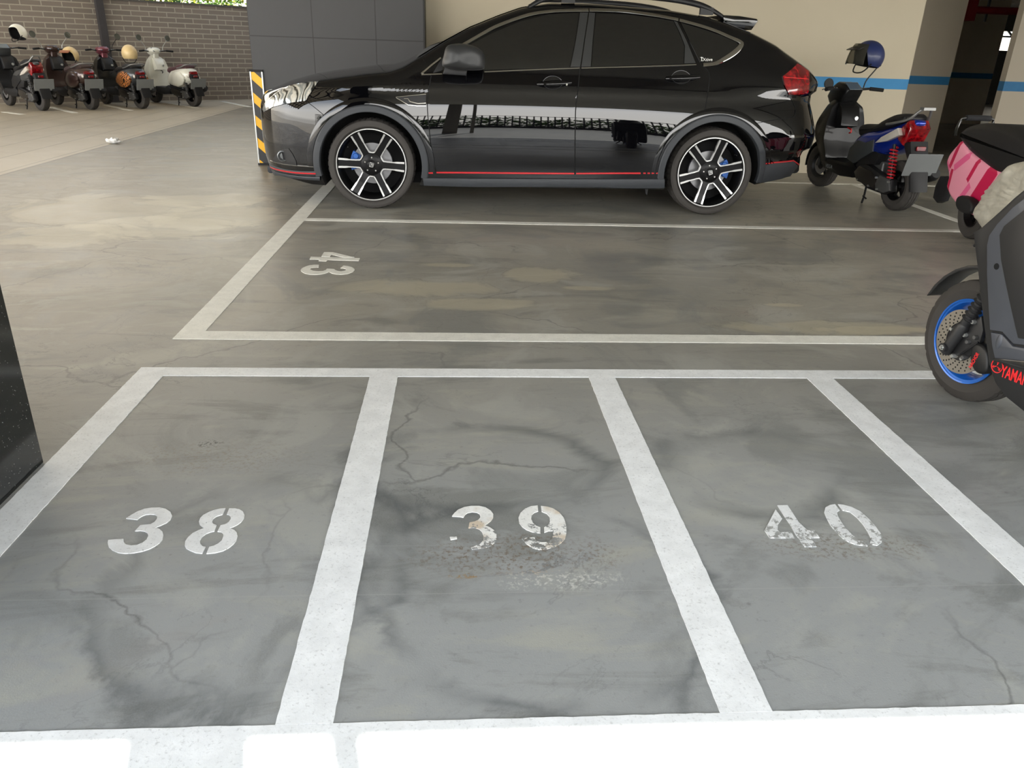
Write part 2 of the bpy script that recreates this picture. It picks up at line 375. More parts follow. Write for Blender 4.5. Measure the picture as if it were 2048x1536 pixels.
D3b = [[(250,303),(275,270),(320,230),(390,200),(470,187),(560,187),(630,203),(690,240),(720,280),(718,320),(695,355),(650,390),(620,407),(680,430),(730,465),(755,510),(757,560),(735,605),(690,640),(640,660),(580,668),(520,676),(478,682),(468,662),(520,640),(570,620),(605,580),(612,530),(590,480),(560,450),(500,432),(437,437),(450,375),(510,365),(550,345),(575,315),(565,280),(530,260),(480,255),(430,265),(400,285),(380,318),(340,310)],
       [(225,540),(305,538),(308,560),(235,572)]]
D9 = [[(1225,182),(1150,190),(1080,220),(1030,265),(1007,320),(1015,380),(1050,425),(1100,460),(1170,485),(1255,497),(1255,430),(1210,415),(1170,380),(1150,330),(1160,285),(1190,260),(1230,248)],
      [(1262,187),(1330,195),(1400,215),(1470,260),(1520,320),(1548,400),(1552,490),(1535,560),(1490,610),(1420,650),(1330,675),(1240,685),(1170,665),(1100,620),(1045,560),(1120,548),(1190,545),(1205,590),(1260,600),(1330,600),(1385,570),(1400,520),(1400,470),(1350,470),(1300,490),(1298,430),(1340,410),(1365,370),(1360,310),(1330,275),(1270,250)]]
D4 = [[(403,227),(478,330),(430,400),(425,460),(455,490),(560,480),(590,500),(618,550),(470,550),(335,550),(278,465),(330,370)],
      [(425,180),(540,178),(600,270),(665,370),(765,465),(845,467),(905,547),(820,547),(790,560),(840,600),(868,648),(735,650),(690,590),(630,510),(570,400),(500,300)]]
D0 = [[(1080,167),(1020,177),(970,205),(957,260),(985,330),(1030,410),(1090,480),(1160,550),(1240,600),(1330,630),(1450,642),(1400,590),(1330,560),(1270,510),(1200,440),(1150,370),(1110,300),(1103,255),(1132,237)],
      [(1113,167),(1180,175),(1270,200),(1370,250),(1470,340),(1540,420),(1600,500),(1625,560),(1610,600),(1560,635),(1500,625),(1480,600),(1490,560),(1450,480),(1400,400),(1330,320),(1250,255),(1165,235)]]
E4 = [[(905,252),(1085,255),(1520,360),(1420,362),(1300,357),(1050,300),(1020,347),(850,337)],[(632,347),(1635,378),(1612,430),(975,410),(948,438),(790,430),(812,402),(605,400)]]
E3 = [[(800,512),(700,513),(600,525),(520,550),(450,585),(425,620),(440,650),(500,685),(600,708),(750,715),(870,700),(960,678),(1003,660),(1060,685),(1150,705),(1260,712),(1400,695),(1490,660),(1530,620),(1520,590),(1470,560),(1390,540),(1300,530),(1240,580),(1300,583),(1350,600),(1360,615),(1330,635),(1250,648),(1180,640),(1130,620),(1110,598),(960,592),(940,620),(880,640),(780,645),(680,635),(620,610),(615,590),(660,570),(730,562),(790,562)]]
number('bay number 38 stencilled in clean white paint on the floor', [D3a, D8], (180, 980, 5.689), [W38, W38])
number('bay number 39 stencilled in white paint worn and rust stained at its foot', [D3b, D9], (860, 980, 5.689), [W39, W39])
number('bay number 40 stencilled in flaking white paint on the floor', [D4, D0], (1480, 980, 5.689), [W40, W40])
number('bay number 43 painted sideways in cream paint in the car bay', [E4, E3], (560, 480, 10.24), [PAINTF, PAINTF])

# ---- walls
def wall_mat(name, base, stripe, z0, z1, mott=.5):
    m = bpy.data.materials.new(name); m.use_nodes = True; nt = m.node_tree; n = N(nt); b = nt.nodes['Principled BSDF']
    P = n('NewGeometry').outputs['Position']; z = n('SeparateXYZ', {'Vector': P}).outputs['Z']
    c = n.mix(n.m('MULTIPLY', n.noise(P, 2.5, 6), mott), s2l(base), s2l(tuple(x - 14 for x in base)))
    inb = n.m('MULTIPLY', n.step(z, z0 - .001, z0 + .001), n.step(z, z1 + .001, z1 - .001))
    sc = n.mix(n.noise(P, 9, 6, .7), s2l(stripe), s2l(tuple(max(0, x - 16) for x in stripe)))
    nt.links.new(n.mix(inb, c, sc), b.inputs['Base Color']); b.inputs['Roughness'].default_value = .75
    bn = n('Bump', {'Strength': .25, 'Distance': .001, 'Height': n.noise(P, 220, 3)}); nt.links.new(bn.outputs[0], b.inputs['Normal'])
    return m
WALL = wall_mat('cream_wall_paint', (184, 174, 152), (62, 132, 180), .893, .997)
CEIL_Z = 2.78
def sbox(name, lo, hi, m, label=None, bev=0.0):
    b = MB(); b.box([(a + c) / 2 for a, c in zip(lo, hi)], [c - a for a, c in zip(lo, hi)])
    return tag(b.build(name, m, smooth=False, bevel=bev), label, kind='structure')
sbox('wall_back', (-.36, 8.56, 0), (4.795, 8.86, CEIL_Z), WALL, 'beige wall with a blue stripe behind the car')
sbox('wall_recess', (4.795, 10.9, 0), (6.68, 11.2, CEIL_Z), wall_mat('recess_shade_paint', (184, 174, 156), (52, 122, 170), .893, .997), 'beige wall face with a blue stripe past the end of the back wall')  # same wall paint, greyed slightly for the shade in the recess
# tiled pillar
m = bpy.data.materials.new('dark_tile'); m.use_nodes = True; nt = m.node_tree; n = N(nt); b = nt.nodes['Principled BSDF']
P = n('NewGeometry').outputs['Position']
vec = n('CombineXYZ', {'X': n.m('ADD', n('SeparateXYZ', {'Vector': P}).outputs['X'], n.m('ADD', n('SeparateXYZ', {'Vector': P}).outputs['Y'], 2.01 - 8.25)), 'Y': n.m('SUBTRACT', n('SeparateXYZ', {'Vector': P}).outputs['Z'], .603)}).outputs[0]
br = n('TexBrick', {'Vector': vec, 'Scale': 1.0, 'Mortar Size': .0045, 'Mortar Smooth': .1, 'Brick Width': .602, 'Row Height': .602, 'Color1': s2l((60, 60, 61)), 'Color2': s2l((57, 58, 59)), 'Mortar': s2l((22, 22, 22))}, offset=0.0)
nt.links.new(n.mix(n.m('MULTIPLY', n.noise(P, 7, 6, .7), .5), br.outputs['Color'], s2l((50, 49, 49))), b.inputs['Base Color']); b.inputs['Roughness'].default_value = .55
nt.links.new(n('Bump', {'Strength': .5, 'Distance': .003, 'Height': n.m('SUBTRACT', 1.0, br.outputs['Fac'])}).outputs[0], b.inputs['Normal'])
TILE = m
sbox('wall_pillar', (-2.01, 8.25, 0), (-.345, 9.4, CEIL_Z + .4), TILE, 'dark grey tiled pillar behind the front of the car')
# dark metal trim on the pillar's right edge
sbox('trim_1', (-.35, 8.245, 0), (-.335, 8.56, CEIL_Z), mat('dark_trim', (20, 18, 17), .5))
# ceiling of the garage
CEIL = mat('ceiling_paint', (196, 192, 182), .85, var=.03)
b = MB(); b.box((9.8, 12.0, CEIL_Z + .15), (24.8, 26.12, .3))
for yy in (2.6, 6.2, 9.9, 13.5, 18.5, 22.5): b.box((9.7, yy, CEIL_Z - .02), (24.6, .35, .10))
tag(b.build('ceiling', CEIL, smooth=False), 'concrete ceiling slab of the garage with beams', kind='structure')
# side of the pillar corner row: dark far end
DK0 = mat('pipe_hanger_steel', (60, 60, 62), .5)
DARKW = wall_mat('lifted_wall_paint', (214, 204, 184), (40, 130, 180), .893, .997)  # wall paint made paler to offset the weak light far back
p0 = on_y(2012, 60, 16.5)
sbox('wall_far', (8.0, 16.5, 0), (on_y(1996, 110, 16.5)[0], 16.9, 2.42), DARKW, 'dim beige wall with a dark blue stripe far back on the right')
rc = on_y(2024, 110, 9.1)[0]
sbox('wall_right_column', (rc, 9.1, 0), (21.9, 9.2, CEIL_Z), wall_mat('shaded_wall_paint', (150, 141, 126), (38, 96, 134), .893, .997), 'beige wall with a blue stripe at the right edge')  # darker copy of the striped wall paint, shade held in its colour
sbox('wall_right', (21.9, 2.0, 0), (22.2, 25.0, CEIL_Z), DARKW)
DIMW = mat('unlit_paint', (52, 50, 46), .9)  # near-black coat stands in for the darkness at the far end
sbox('wall_side_far', (6.36, 11.2, 0), (6.68, 16.5, CEIL_Z), DARKW)
wl_, wt_ = on_y(2003, 62, 25.0); wr_, wb_ = on_y(2060, 103, 25.0)
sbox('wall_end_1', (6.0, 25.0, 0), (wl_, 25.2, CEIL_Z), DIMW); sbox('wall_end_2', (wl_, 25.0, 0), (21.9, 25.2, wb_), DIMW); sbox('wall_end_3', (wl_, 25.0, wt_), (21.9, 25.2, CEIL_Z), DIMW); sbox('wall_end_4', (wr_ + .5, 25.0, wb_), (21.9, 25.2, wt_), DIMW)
b = MB(); b.box((0, 0, 0), (3.2, .06, .05)); b.box((.1, 0, -.25), (.06, .06, .45)); b.box((-.22, 0, .12), (.05, .05, .34), M=Matrix.Rotation(radians(-50), 3, 'Y')); b.box((.36, 0, .12), (.05, .05, .34), M=Matrix.Rotation(radians(50), 3, 'Y'))
o = b.build('window_1', mat('steel_frame', (44, 50, 58), .5), smooth=False); q = on_y(2030, 74, 25.1); o.location = (q[0], 25.1, q[1]); tag(o, 'steel frame across the bright opening at the far end', kind='structure')
sbox('wall_building_outside', (8, 34, 0), (40, 35, 12), mat('white_render', (214, 208, 196), .9), 'sunlit white building seen through the far opening')
# red sprinkler pipe under the far ceiling
q = on_y(1955, 20, 12.0); b = MB(); b.cyl((q[0] - .1, 12.0, q[1]), (q[0] + 4, 12.0, q[1]), .05, 12); b.box((q[0] - .35, 12.0, q[1]), (.5, .3, .3)); tag(b.build('sprinkler_pipe', mat('pipe_red', (120, 20, 30), .5)), 'dark red pipe running under the ceiling at the top right', 'pipe')
b = MB(); b.box((q[0] + .15, 12.0, q[1] + .4), (.03, .03, 1.1)); b.build('pipe_hanger', DK0, bpy.data.objects['sprinkler_pipe'])
# ---- brick wall at the driveway
A = Vector(g(100, 205.5)); B = Vector(g(505, 198.8)); dr = (B - A).normalized(); ang = atan2(dr.y, dr.x)
m = bpy.data.materials.new('grey_brick'); m.use_nodes = True; nt = m.node_tree; n = N(nt); b = nt.nodes['Principled BSDF']
tc = n('TexCoord').outputs['Object']; sp = n('SeparateXYZ', {'Vector': tc}); vec = n('CombineXYZ', {'X': sp.outputs['X'], 'Y': sp.outputs['Z']}).outputs[0]
br = n('TexBrick', {'Vector': vec, 'Scale': 1.0, 'Mortar Size': .0095, 'Mortar Smooth': .15, 'Bias': -.2, 'Brick Width': .33, 'Row Height': .089, 'Color1': s2l((132, 122, 112)), 'Color2': s2l((118, 110, 102)), 'Mortar': s2l((172, 166, 150))})
nt.links.new(n.mix(n.m('MULTIPLY', n.noise(tc, 30, 5), .4), br.outputs['Color'], s2l((112, 104, 96))), b.inputs['Base Color']); b.inputs['Roughness'].default_value = .85
nt.links.new(n('Bump', {'Strength': .6, 'Distance': .004, 'Height': n.m('SUBTRACT', 1.0, br.outputs['Fac'])}).outputs[0], b.inputs['Normal'])
bw = MB(); bw.box((1.5, .15, .88), (17.0, .3, 1.76))
o = bw.build('wall_left', m, smooth=False); o.location = (A.x, A.y, 0); o.rotation_euler = (0, 0, ang); tag(o, 'grey brick garden wall behind the row of scooters', kind='structure')
# coping
c_ = MB(); c_.box((1.5, .15, 1.775), (17.0, .34, .03)); o = c_.build('trim_2', mat('coping', (86, 84, 80), .8), smooth=False); o.location = (A.x, A.y, 0); o.rotation_euler = (0, 0, ang); tag(o, kind='structure')
# dark steel post standing against the brick wall
px, pyv = None, None
t_ = Vector(g(229, 204)); k = (t_ - A).dot(dr); q = A + dr * k - Vector((-dr.y, dr.x)) * .12
b = MB(); b.box((0, 0, 1.9), (.13, .10, 3.8)); b.box((0, 0, .01), (.24, .2, .02)); b.box((0, 0, .9), (.15, .12, .02))
o = b.build('steel_post', mat('post_paint', (58, 56, 58), .5), smooth=False, bevel=.004); o.location = (q.x, q.y, 0); o.rotation_euler = (0, 0, ang); tag(o, 'dark grey steel post standing against the brick wall', 'post')
# hedge beyond the wall: loose leaves
def leaves(name, label, n_, fx, m, size=(.03, .07)):
    b = MB()
    for i in range(n_):
        c = Vector(fx()); s_ = random.uniform(*size); d = Vector((random.gauss(0, 1), random.gauss(0, 1), random.gauss(.6, 1))).normalized(); u = d.orthogonal().normalized(); v = d.cross(u)
        a = random.uniform(0, 6.28); u, v = u * cos(a) + v * sin(a), v * cos(a) - u * sin(a)
        b.add([c - u * s_, c + v * s_ * .45 + d * s_ * .1, c + u * s_, c - v * s_ * .45 + d * s_ * .1], [(0, 1, 2, 3)], i % 3)
    return b.build(name, m, smooth=False, fix=False)
LF = [mat('leaf_green', (92, 128, 40), .5, var=.2, vs=4), mat('leaf_yellow', (168, 172, 58), .5, var=.2, vs=4), mat('leaf_dark', (52, 84, 26), .5, var=.2, vs=4)]
nrm = Vector((-dr.y, dr.x))
def hp():
    k = random.uniform(1.2, 5.4); d_ = random.uniform(.5, 2.2); z = random.uniform(1.0, 2.5 + .25 * sin(k * 3) + .2 * sin(k * 7 + 1))
    q = A + dr * k + nrm * d_; return (q.x, q.y, z)
tag(leaves('hedge', 'h', 9000, hp, LF), 'yellow-green clipped hedge rising behind the brick wall', 'hedge')
# far white diagonal bay lines at the brick wall
for (a1, a2) in (((0, 223), (46, 229)), ((96, 213), (150, 226)), ((205, 209), (262, 221)), ((330, 205), (395, 216)), ((440, 202), (500, 214))):
    p, q_ = Vector(g(*a1)), Vector(g(*a2)); d_ = (q_ - p).normalized(); nn = Vector((-d_.y, d_.x)) * .045; p = p + d_ * .12
    b = MB(); b.slab([tuple(p - nn), tuple(q_ - nn), tuple(q_ + nn), tuple(p + nn)], 0, .003, axes='XY')
    tag(b.build('parking_line', PAINTF, smooth=False), 'white line painted on the floor between the scooters by the brick wall', 'floor line', 'bay lines by the brick wall')
# ---- black granite pillar at the left edge
m = bpy.data.materials.new('black_granite'); m.use_nodes = True; nt = m.node_tree; n = N(nt); b = nt.nodes['Principled BSDF']
tc = n('TexCoord').outputs['Object']; v = n('TexVoronoi', {'Vector': tc, 'Scale': 150.0}); f = n.m('MULTIPLY', n.m('SUBTRACT', 1.0, n.step(v.outputs['Distance'], .1, .22)), n.step(n.noise(tc, 90, 2), .56, .6))
c = n.mix(n.noise(tc, 500, 3), s2l((14, 15, 15)), s2l((38, 40, 40))); c = n.mix(f, c, s2l((150, 152, 150)))
nt.links.new(c, b.inputs['Base Color']); b.inputs['Roughness'].default_value = .12
sbox('wall_granite_pillar', (-2.0, 1.2, 0), (-1.228, 2.085, CEIL_Z), m, 'polished black granite pillar at the left edge of the photo', .002)
# ---- unseen shade casters added behind the camera and over the slab
CONC = mat('caster_concrete', (150, 146, 138), .8)
sbox('shade_caster_1', (-.073, -1.05, 0), (.122, -.94, CEIL_Z), CONC); sbox('shade_caster_2', (.287, -1.05, 0), (.337, -1.0, CEIL_Z), CONC)  # made up to cast the dark gaps in the sunlit strip
b = MB(); b.box((9.7, 6.46, 6.1), (24.6, 15.05, 6.0)); tag(b.build('wall_sun_blocker', mat('blocker_coat', (170, 166, 158), .9), smooth=False), kind='structure')  # block added so no sun slips over the slab and under the canopy
# canopy of frosted panels over the driveway, carried by dark beams
cb = MB()
for k in range(19): cb.box((-8.2, -.6 + k * .93, 4.25), (11.6, .07, .14))
for k in range(8): cb.box((-13.6 + k * 1.55, 7.6, 4.32), (.07, 17, .1))
tag(cb.build('trim_3', mat('canopy_beam', (70, 70, 72), .6), smooth=False), 'dark lattice beams of the driveway canopy', kind='structure')
m = bpy.data.materials.new('frosted_panel'); m.use_nodes = True; nt = m.node_tree; n = N(nt); nt.nodes.remove(nt.nodes['Principled BSDF'])
a = n('BsdfTranslucent', {'Color': (.50, .46, .39, 1)}); d_ = n('BsdfDiffuse', {'Color': (.5, .5, .5, 1)}); mx = n('MixShader', {0: .3}); nt.links.new(a.outputs[0], mx.inputs[1]); nt.links.new(d_.outputs[0], mx.inputs[2])
nt.links.new(mx.outputs[0], nt.nodes['Material Output'].inputs[0])
FROST = m
b = MB(); b.box((-8.2, 7.6, 4.40), (11.6, 17, .02)); tag(b.build('ceiling_canopy', FROST, smooth=False), 'frosted canopy over the driveway', kind='structure')
# far side beyond the brick wall and the street behind the photographer (seen mirrored in the car)
b = MB()
for i in range(150): b.box((-12 + i * .16, -7.0, .95), (.035, .035, 1.5))
b.box((0, -7, 1.65), (24, .05, .06)); b.box((0, -7, .28), (24, .05, .06)); b.box((0, -7, .1), (24, .2, .2))
tag(b.build('fence', mat('fence_paint', (24, 24, 26), .5), smooth=False), 'dark metal bar fence across the drive behind the photographer', 'fence')
def hq():
    x = random.uniform(-12, 12); return (x, -8.6 + random.uniform(-.7, .9), random.uniform(.05, 1.35 + .2 * sin(x * 2.1) + .12 * sin(x * 5.3)))
tag(leaves('hedge', 'h', 9000, hq, [LF[0], LF[0], LF[2]], (.07, .16)), 'dark green hedge behind the bar fence, mirrored in the car doors', 'hedge')
# ---- corner guard on the tiled pillar
m = bpy.data.materials.new('hazard_stripe'); m.use_nodes = True; nt = m.node_tree; n = N(nt); b_ = nt.nodes['Principled BSDF']
tc = n('TexCoord').outputs['Object']; sp = n('SeparateXYZ', {'Vector': tc})
q = n.m('ADD', sp.outputs['Z'], n.m('MULTIPLY', n.m('SUBTRACT', sp.outputs['X'], sp.outputs['Y']), .9))
fr = n.m('FRACT', n.m('DIVIDE', n.m('ADD', q, 3.02), .213))
k = n.m('MULTIPLY', n.step(fr, .0, .02), n.step(fr, .46, .44))
nt.links.new(n.mix(k, s2l((24, 24, 26)), s2l((240, 180, 12))), b_.inputs['Base Color']); b_.inputs['Roughness'].default_value = .4
gd = empty('corner_guard', (-2.012, 8.248, 0), 0, 'black and yellow striped corner guard on the dark tiled pillar', 'corner guard')
b = MB(); b.slab([(-.012, -.014), (.085, -.014), (.085, -.002), (-.0, -.002), (-.0, .09), (-.012, .09)], .02, .885, axes='XY'); b.build('striped_panel', m, gd, smooth=False)
for x in (-.026, .085):
    b = MB(); b.box((x + .006, -.010, .4525), (.012, .016, .865)); b.build('edge_strip', mat('alloy', (190, 192, 190), .3, .8), gd, smooth=False)
for z_ in (.012, .893): b = MB(); b.box((.035, -.006, z_), (.13, .022, .022)); b.build('end_cap', mat('black_rubber', (20, 20, 21), .7), gd, smooth=False)
# small scrap of litter by the drain edge
b = MB(); gx, gy = g(228, 287)
from mathutils import noise as mnoise
b.ball((0, 0, .03), (.085, .05, .03), 20)
b.v = [tuple(Vector(p) * (1 + .55 * mnoise.noise(Vector(p) * 28))) for p in b.v]; b.v = [(x, y, max(.001, z)) for x, y, z in b.v]
o = b.build('crumpled_tissue', mat('tissue', (226, 226, 224), .8), ang=20); o.location = (gx, gy, 0); tag(o, 'small crumpled white tissue lying at the edge of the pale paving', 'litter')
# ================================================================== the car
CY = 6.90                                   # centre plane of the car (its near side faces the camera)
def lerp(x, xs, ys): return float(np.interp(x, xs, ys))
_tz = [.16, .24, .34, .46, .55, .63, .69, .74, .78, .815, .835, .86, .888, .90, .95, 1.02, 1.07, 1.12, 1.30, 1.42, 1.50, 1.6]
_td = [-9, -7, -4, -2, -.5, 1.0, 3, 5.5, 9.0, 13, 13, 7, 7, 17, 15, 15, 19, 25, 29, 34, 40, 45]
_zz = np.arange(.16, 1.62, .004); _th = np.interp(_zz, _tz, _td)
_pr = -np.cumsum(np.tan(np.radians(_th))) * .004; _pr = _pr - _pr.max() + .905
def prof(z): return lerp(z, _zz, _pr)
def XF(z): return lerp(z, [.16, .24, .32, .45, .6, .7, .78, .86, .95], [-1.54, -1.57, -1.59, -1.60, -1.60, -1.595, -1.57, -1.53, -1.51])
def XR(z): return lerp(z, [.16, .24, .27, .37, .43, .475, .50, .60, .68, .84, .90, .93, 1.0, 1.06, 1.2], [2.62, 2.80, 2.84, 2.90, 2.89, 2.91, 2.97, 2.985, 2.96, 2.90, 2.90, 2.94, 2.95, 2.92, 2.82])
def plan(x, z):
    df = x - XF(z); L = .95; q = 1.0
    if df < L: q *= max(0.0, 1 - (1 - max(df, 0) / L) ** 2.7) ** (1 / 2.5)
    dr_ = XR(z) - x; L = 1.15
    if dr_ < L: q *= max(0.0, 1 - (1 - max(dr_, 0) / L) ** 3.0) ** (1 / 2.6)
    return q
# silhouette (pixels of the photo) -> centre-line height along x
_sil = [(535, 182, 6.7), (550, 173, 6.75), (588, 158, 6.8), (632, 146.5, 6.85), (676, 139, 6.9), (755, 129, 6.9), (793, 126, 6.9), (816, 118, 6.85), (852, 97, 6.75), (893, 72, 6.65), (939, 47, 6.5), (998, 23.4, 6.4), (1042, 8, 6.32), (1100, -2, 6.3), (1180, 0, 6.3), (1255, 7, 6.3), (1343, 15, 6.3), (1416, 28, 6.3), (1450, 39, 6.3), (1500, 60, 6.32), (1548, 85, 6.33), (1589, 114, 6.33), (1612, 134, 6.4)]
_sp = [on_y(*q) for q in _sil]
ZX = [-1.66, -1.63, -1.58] + [p[0] for p in _sp][1:] + [2.86, 2.95]; ZZ = [.70, .745, .79] + [p[1] for p in _sp][1:] + [1.0, .95]
def ztop(x): return lerp(x, ZX, ZZ)
def crown(x): return lerp(x, [-1.66, -1.5, -1.2, -.4, .0, .5, 1.2, 1.9, 2.4, 2.7, 2.87], [.02, .05, .065, .06, .05, .04, .03, .03, .03, .025, .01])
def rad(x): return lerp(x, [-1.66, -1.4, -.4, .2, 1.9, 2.5, 2.87], [.03, .07, .08, .055, .055, .06, .03])
def zedge(x): return ztop(x) - crown(x) + .012
def yhalf(x, z, raw=False):
    y = prof(z)
    ze, r = zedge(x), rad(x)
    if z > ze - r and not raw:
        t = min(1.0, (z - ze + r) / r); y -= r * .9 * (1 - sqrt(max(0, 1 - t * t)))
    y *= plan(x, z)
    # swollen haunches round the wheels, slight waist along the doors
    for xc, k in ((-.66, .012), (1.957, .016)):
        d = ((x - xc) ** 2 / .30 + (z - .46) ** 2 / .12)
        y += k * math.exp(-d)
    if z < .42 and -.25 < x < 1.6: y -= .012 * sin(pi * (x + .25) / 1.85) * (1 - abs(z - .32) / .12 if abs(z - .32) < .12 else 0)
    return max(y, 0.0)
def surf(x, z, off=0.0): return Vector((x, CY - yhalf(x, z) - off, z))
def hit(u, v, it=14):
    """where the ray through a pixel meets the car's near side"""
    Y = 6.05
    for _ in range(it):
        x, z = on_y(u, v, Y); Y = .5 * Y + .5 * (CY - yhalf(x, min(z, 1.55)))
    return on_y(u, v, Y)
def H(pts): return [hit(*p) for p in pts]
BLACK = mat('black_car_paint', (5, 5, 7), .28, .0, 1.0, 0, spec=.5); _b = BLACK.node_tree.nodes['Principled BSDF']; _b.inputs['Coat Roughness'].default_value = .012; _b.inputs['Specular IOR Level'].default_value = .0; _b.inputs['Coat IOR'].default_value = 1.55
CLAD = mat('matte_cladding', (50, 53, 57), .55, bump=.15); DK = mat('black_plastic', (22, 22, 24), .5); WELL = mat('wheel_well', (9, 9, 10), .9)
CHROME = mat('chrome', (190, 188, 182), .12, 1.0, var=0); GLASSB = mat('tinted_glass', (8, 9, 10), .03, 0, 1.0, 0, spec=.8)
RED = mat('red_pinstripe', (196, 40, 46), .4, var=0); TRIMK = mat('satin_pillar', (46, 47, 47), .45, var=0)
car = empty('car', (.6, CY, 0), 0, 'black crossover car with tinted windows and red pinstripes in front of the beige wall', 'car')
CARO = Vector((.6, CY, 0))
def cb_build(b, name, m, parent=car, **k):
    b.v = [tuple(Vector(p) - CARO) for p in b.v]; return b.build(name, m, parent, **k)
# body loft
NS, NZ, NT = 170, 64, 14
ss = [(.5 - .5 * cos(pi * (i / NS))) * .45 + .55 * i / NS for i in range(NS + 1)]
R_ = []
for s_ in ss:
    ring = []
    xm = -1.66 + s_ * (2.87 + 1.66)
    z0 = lerp(xm, [-1.66, -1.2, -.9, -.2, 1.6, 2.2, 2.5, 2.87], [.23, .17, .17, .19, .20, .21, .26, .33])
    zz = [z0 + (j / NZ) for j in range(1)]
    def X(z): return XF(z) + s_ * (XR(z) - XF(z))
    ze = zedge(xm)
    for _ in range(8): ze = .5 * ze + .5 * zedge(X(ze))
    side = []
    for j in range(NZ + 1):
        t = j / NZ; z = z0 + (ze - z0) * t
        x = X(z); side.append((x, yhalf(x, z), z))
    # finer steps on the rounded shoulder
    top = []; xe, ye, _z = side[-1]
    for j in range(1, NT + 1):
        t = j / NT; y = ye * (1 - t); zt = ze + max(0.0, ztop(xe) - ze) * (1 - (1 - t) ** 2)
        top.append((xe - .10 * (1 - (1 - t) ** 2) * (1 if -0.2 < xe < .6 else 0) * 0, y, zt))
    half = side + top
    ring = [Vector((x, CY - y, z)) for x, y, z in half] + [Vector((x, CY + y, z)) for x, y, z in reversed(half[:-1])]
    R_.append(ring)
RG = R_
b = MB(); b.rings(R_)
body = cb_build(b, 'body', [BLACK, WELL], ang=32)
FX, RX, WZ, WR = -.66, 1.957, .33, .33
def cutter(x, r, y0, y1, M=None):
    b = MB(); b.lathe([(r, y0), (r, y1)], c=(x, 0, WZ), n=72, cap=True); o = cb_build(b, 'cut', WELL, smooth=False); return o
cuts = [cutter(x, .388, y0, y1) for x in (FX, RX) for y0, y1 in ((5.7, 6.34), (7.46, 8.1))]
bpy.context.view_layer.update()
for c in cuts:
    md = body.modifiers.new('b', 'BOOLEAN'); md.object = c; md.operation = 'DIFFERENCE'; md.solver = 'EXACT'; md.material_mode = 'TRANSFER'
dg = bpy.context.evaluated_depsgraph_get(); dg.update()
me = bpy.data.meshes.new_from_object(body.evaluated_get(dg)); body.modifiers.clear(); body.data = me
for c in cuts: bpy.data.objects.remove(c)
me.set_sharp_from_angle(angle=radians(32))
# patches that follow the side of the car
def patch(name, poly, off, m, thick=.006, step=.03, parent=car, mi=None, ang=30, both=False, yf=None, label=None):
    bm = bmesh.new(); vs = [bm.verts.new((x, 0, z)) for x, z in poly]; bm.faces.new(vs)
    xs = [p[0] for p in poly]; zs = [p[1] for p in poly]
    for ax, lo, hi in ((0, min(xs), max(xs)), (2, min(zs), max(zs))):
        k = math.ceil(lo / step)
        while k * step < hi:
            co = [0, 0, 0]; no = [0, 0, 0]; co[ax] = k * step; no[ax] = 1
            bmesh.ops.bisect_plane(bm, geom=bm.verts[:] + bm.edges[:] + bm.faces[:], plane_co=co, plane_no=no); k += 1
    f_ = yf or (lambda x, z: CY - yhalf(x, z))
    bm.verts.ensure_lookup_table()
    for v in bm.verts: v.co.y = f_(v.co.x, v.co.z) - off
    r = bmesh.ops.extrude_edge_only(bm, edges=[e for e in bm.edges if e.is_boundary])
    for v in r['geom']:
        if isinstance(v, bmesh.types.BMVert): v.co.y += thick
    if both:
        geo = bmesh.ops.duplicate(bm, geom=bm.verts[:] + bm.edges[:] + bm.faces[:])['geom']
        for v in geo:
            if isinstance(v, bmesh.types.BMVert): v.co.y = 2 * CY - v.co.y
    bmesh.ops.recalc_face_normals(bm, faces=bm.faces)
    # outward = towards the camera on the near side
    for v in bm.verts: v.co -= CARO
    me = bpy.data.meshes.new(name); bm.to_mesh(me)
    bm.free(); me.materials.append(m); me.shade_smooth(); me.set_sharp_from_angle(angle=radians(ang))
    if sum(p.normal.y * p.area for p in me.polygons) > 0 and not both: me.flip_normals()
    o = bpy.data.objects.new(name, me); COL.objects.link(o); o.parent = parent
    if label: o['label'] = label
    return o
def strip(name, pts, w_, m, off=.004, parent=car, thick=.006, round_=False, label=None):
    """a band following a line on the car's side; pts in (x,z)"""
    b = MB()
    P = [Vector(p) for p in pts]; R = []
    # resample
    Q = []
    for i in range(len(P) - 1):
        k = max(1, int((P[i + 1] - P[i]).length / .03))
        for j in range(k): Q.append(P[i].lerp(P[i + 1], j / k))
    Q.append(P[-1])
    ww = w_ if callable(w_) else (lambda t: w_)
    for i, p in enumerate(Q):
        t = (Q[min(i + 1, len(Q) - 1)] - Q[max(i - 1, 0)]).normalized(); n_ = Vector((-t.y, t.x)); h = ww(i / (len(Q) - 1)) / 2
        ring = []
        for a, o_ in ((-1, -thick), (-1, off * .6), (-.6, off), (.6, off), (1, off * .6), (1, -thick)):
            q = p + n_ * (h * a); ring.append(surf(q.x, q.y, o_))
        R.append(ring)
    b.rings(R); return cb_build(b, name, m, parent, ang=40, label=label)
def arc(xc, r, a0, a1, n=40): return [(xc + r * cos(radians(a0 + (a1 - a0) * i / n)), WZ + r * sin(radians(a0 + (a1 - a0) * i / n))) for i in range(n + 1)]
def rnd(pts, n=4): return crom([(a, b_) for a, b_ in pts], n, True)
_crom = crom
def crom(pts, n=6, closed=False):
    P = [Vector((*p, 0)) if len(p) == 2 else Vector(p) for p in pts]; o = _crom(P, n, closed)
    return [p[:2] for p in o] if len(pts[0]) == 2 else o
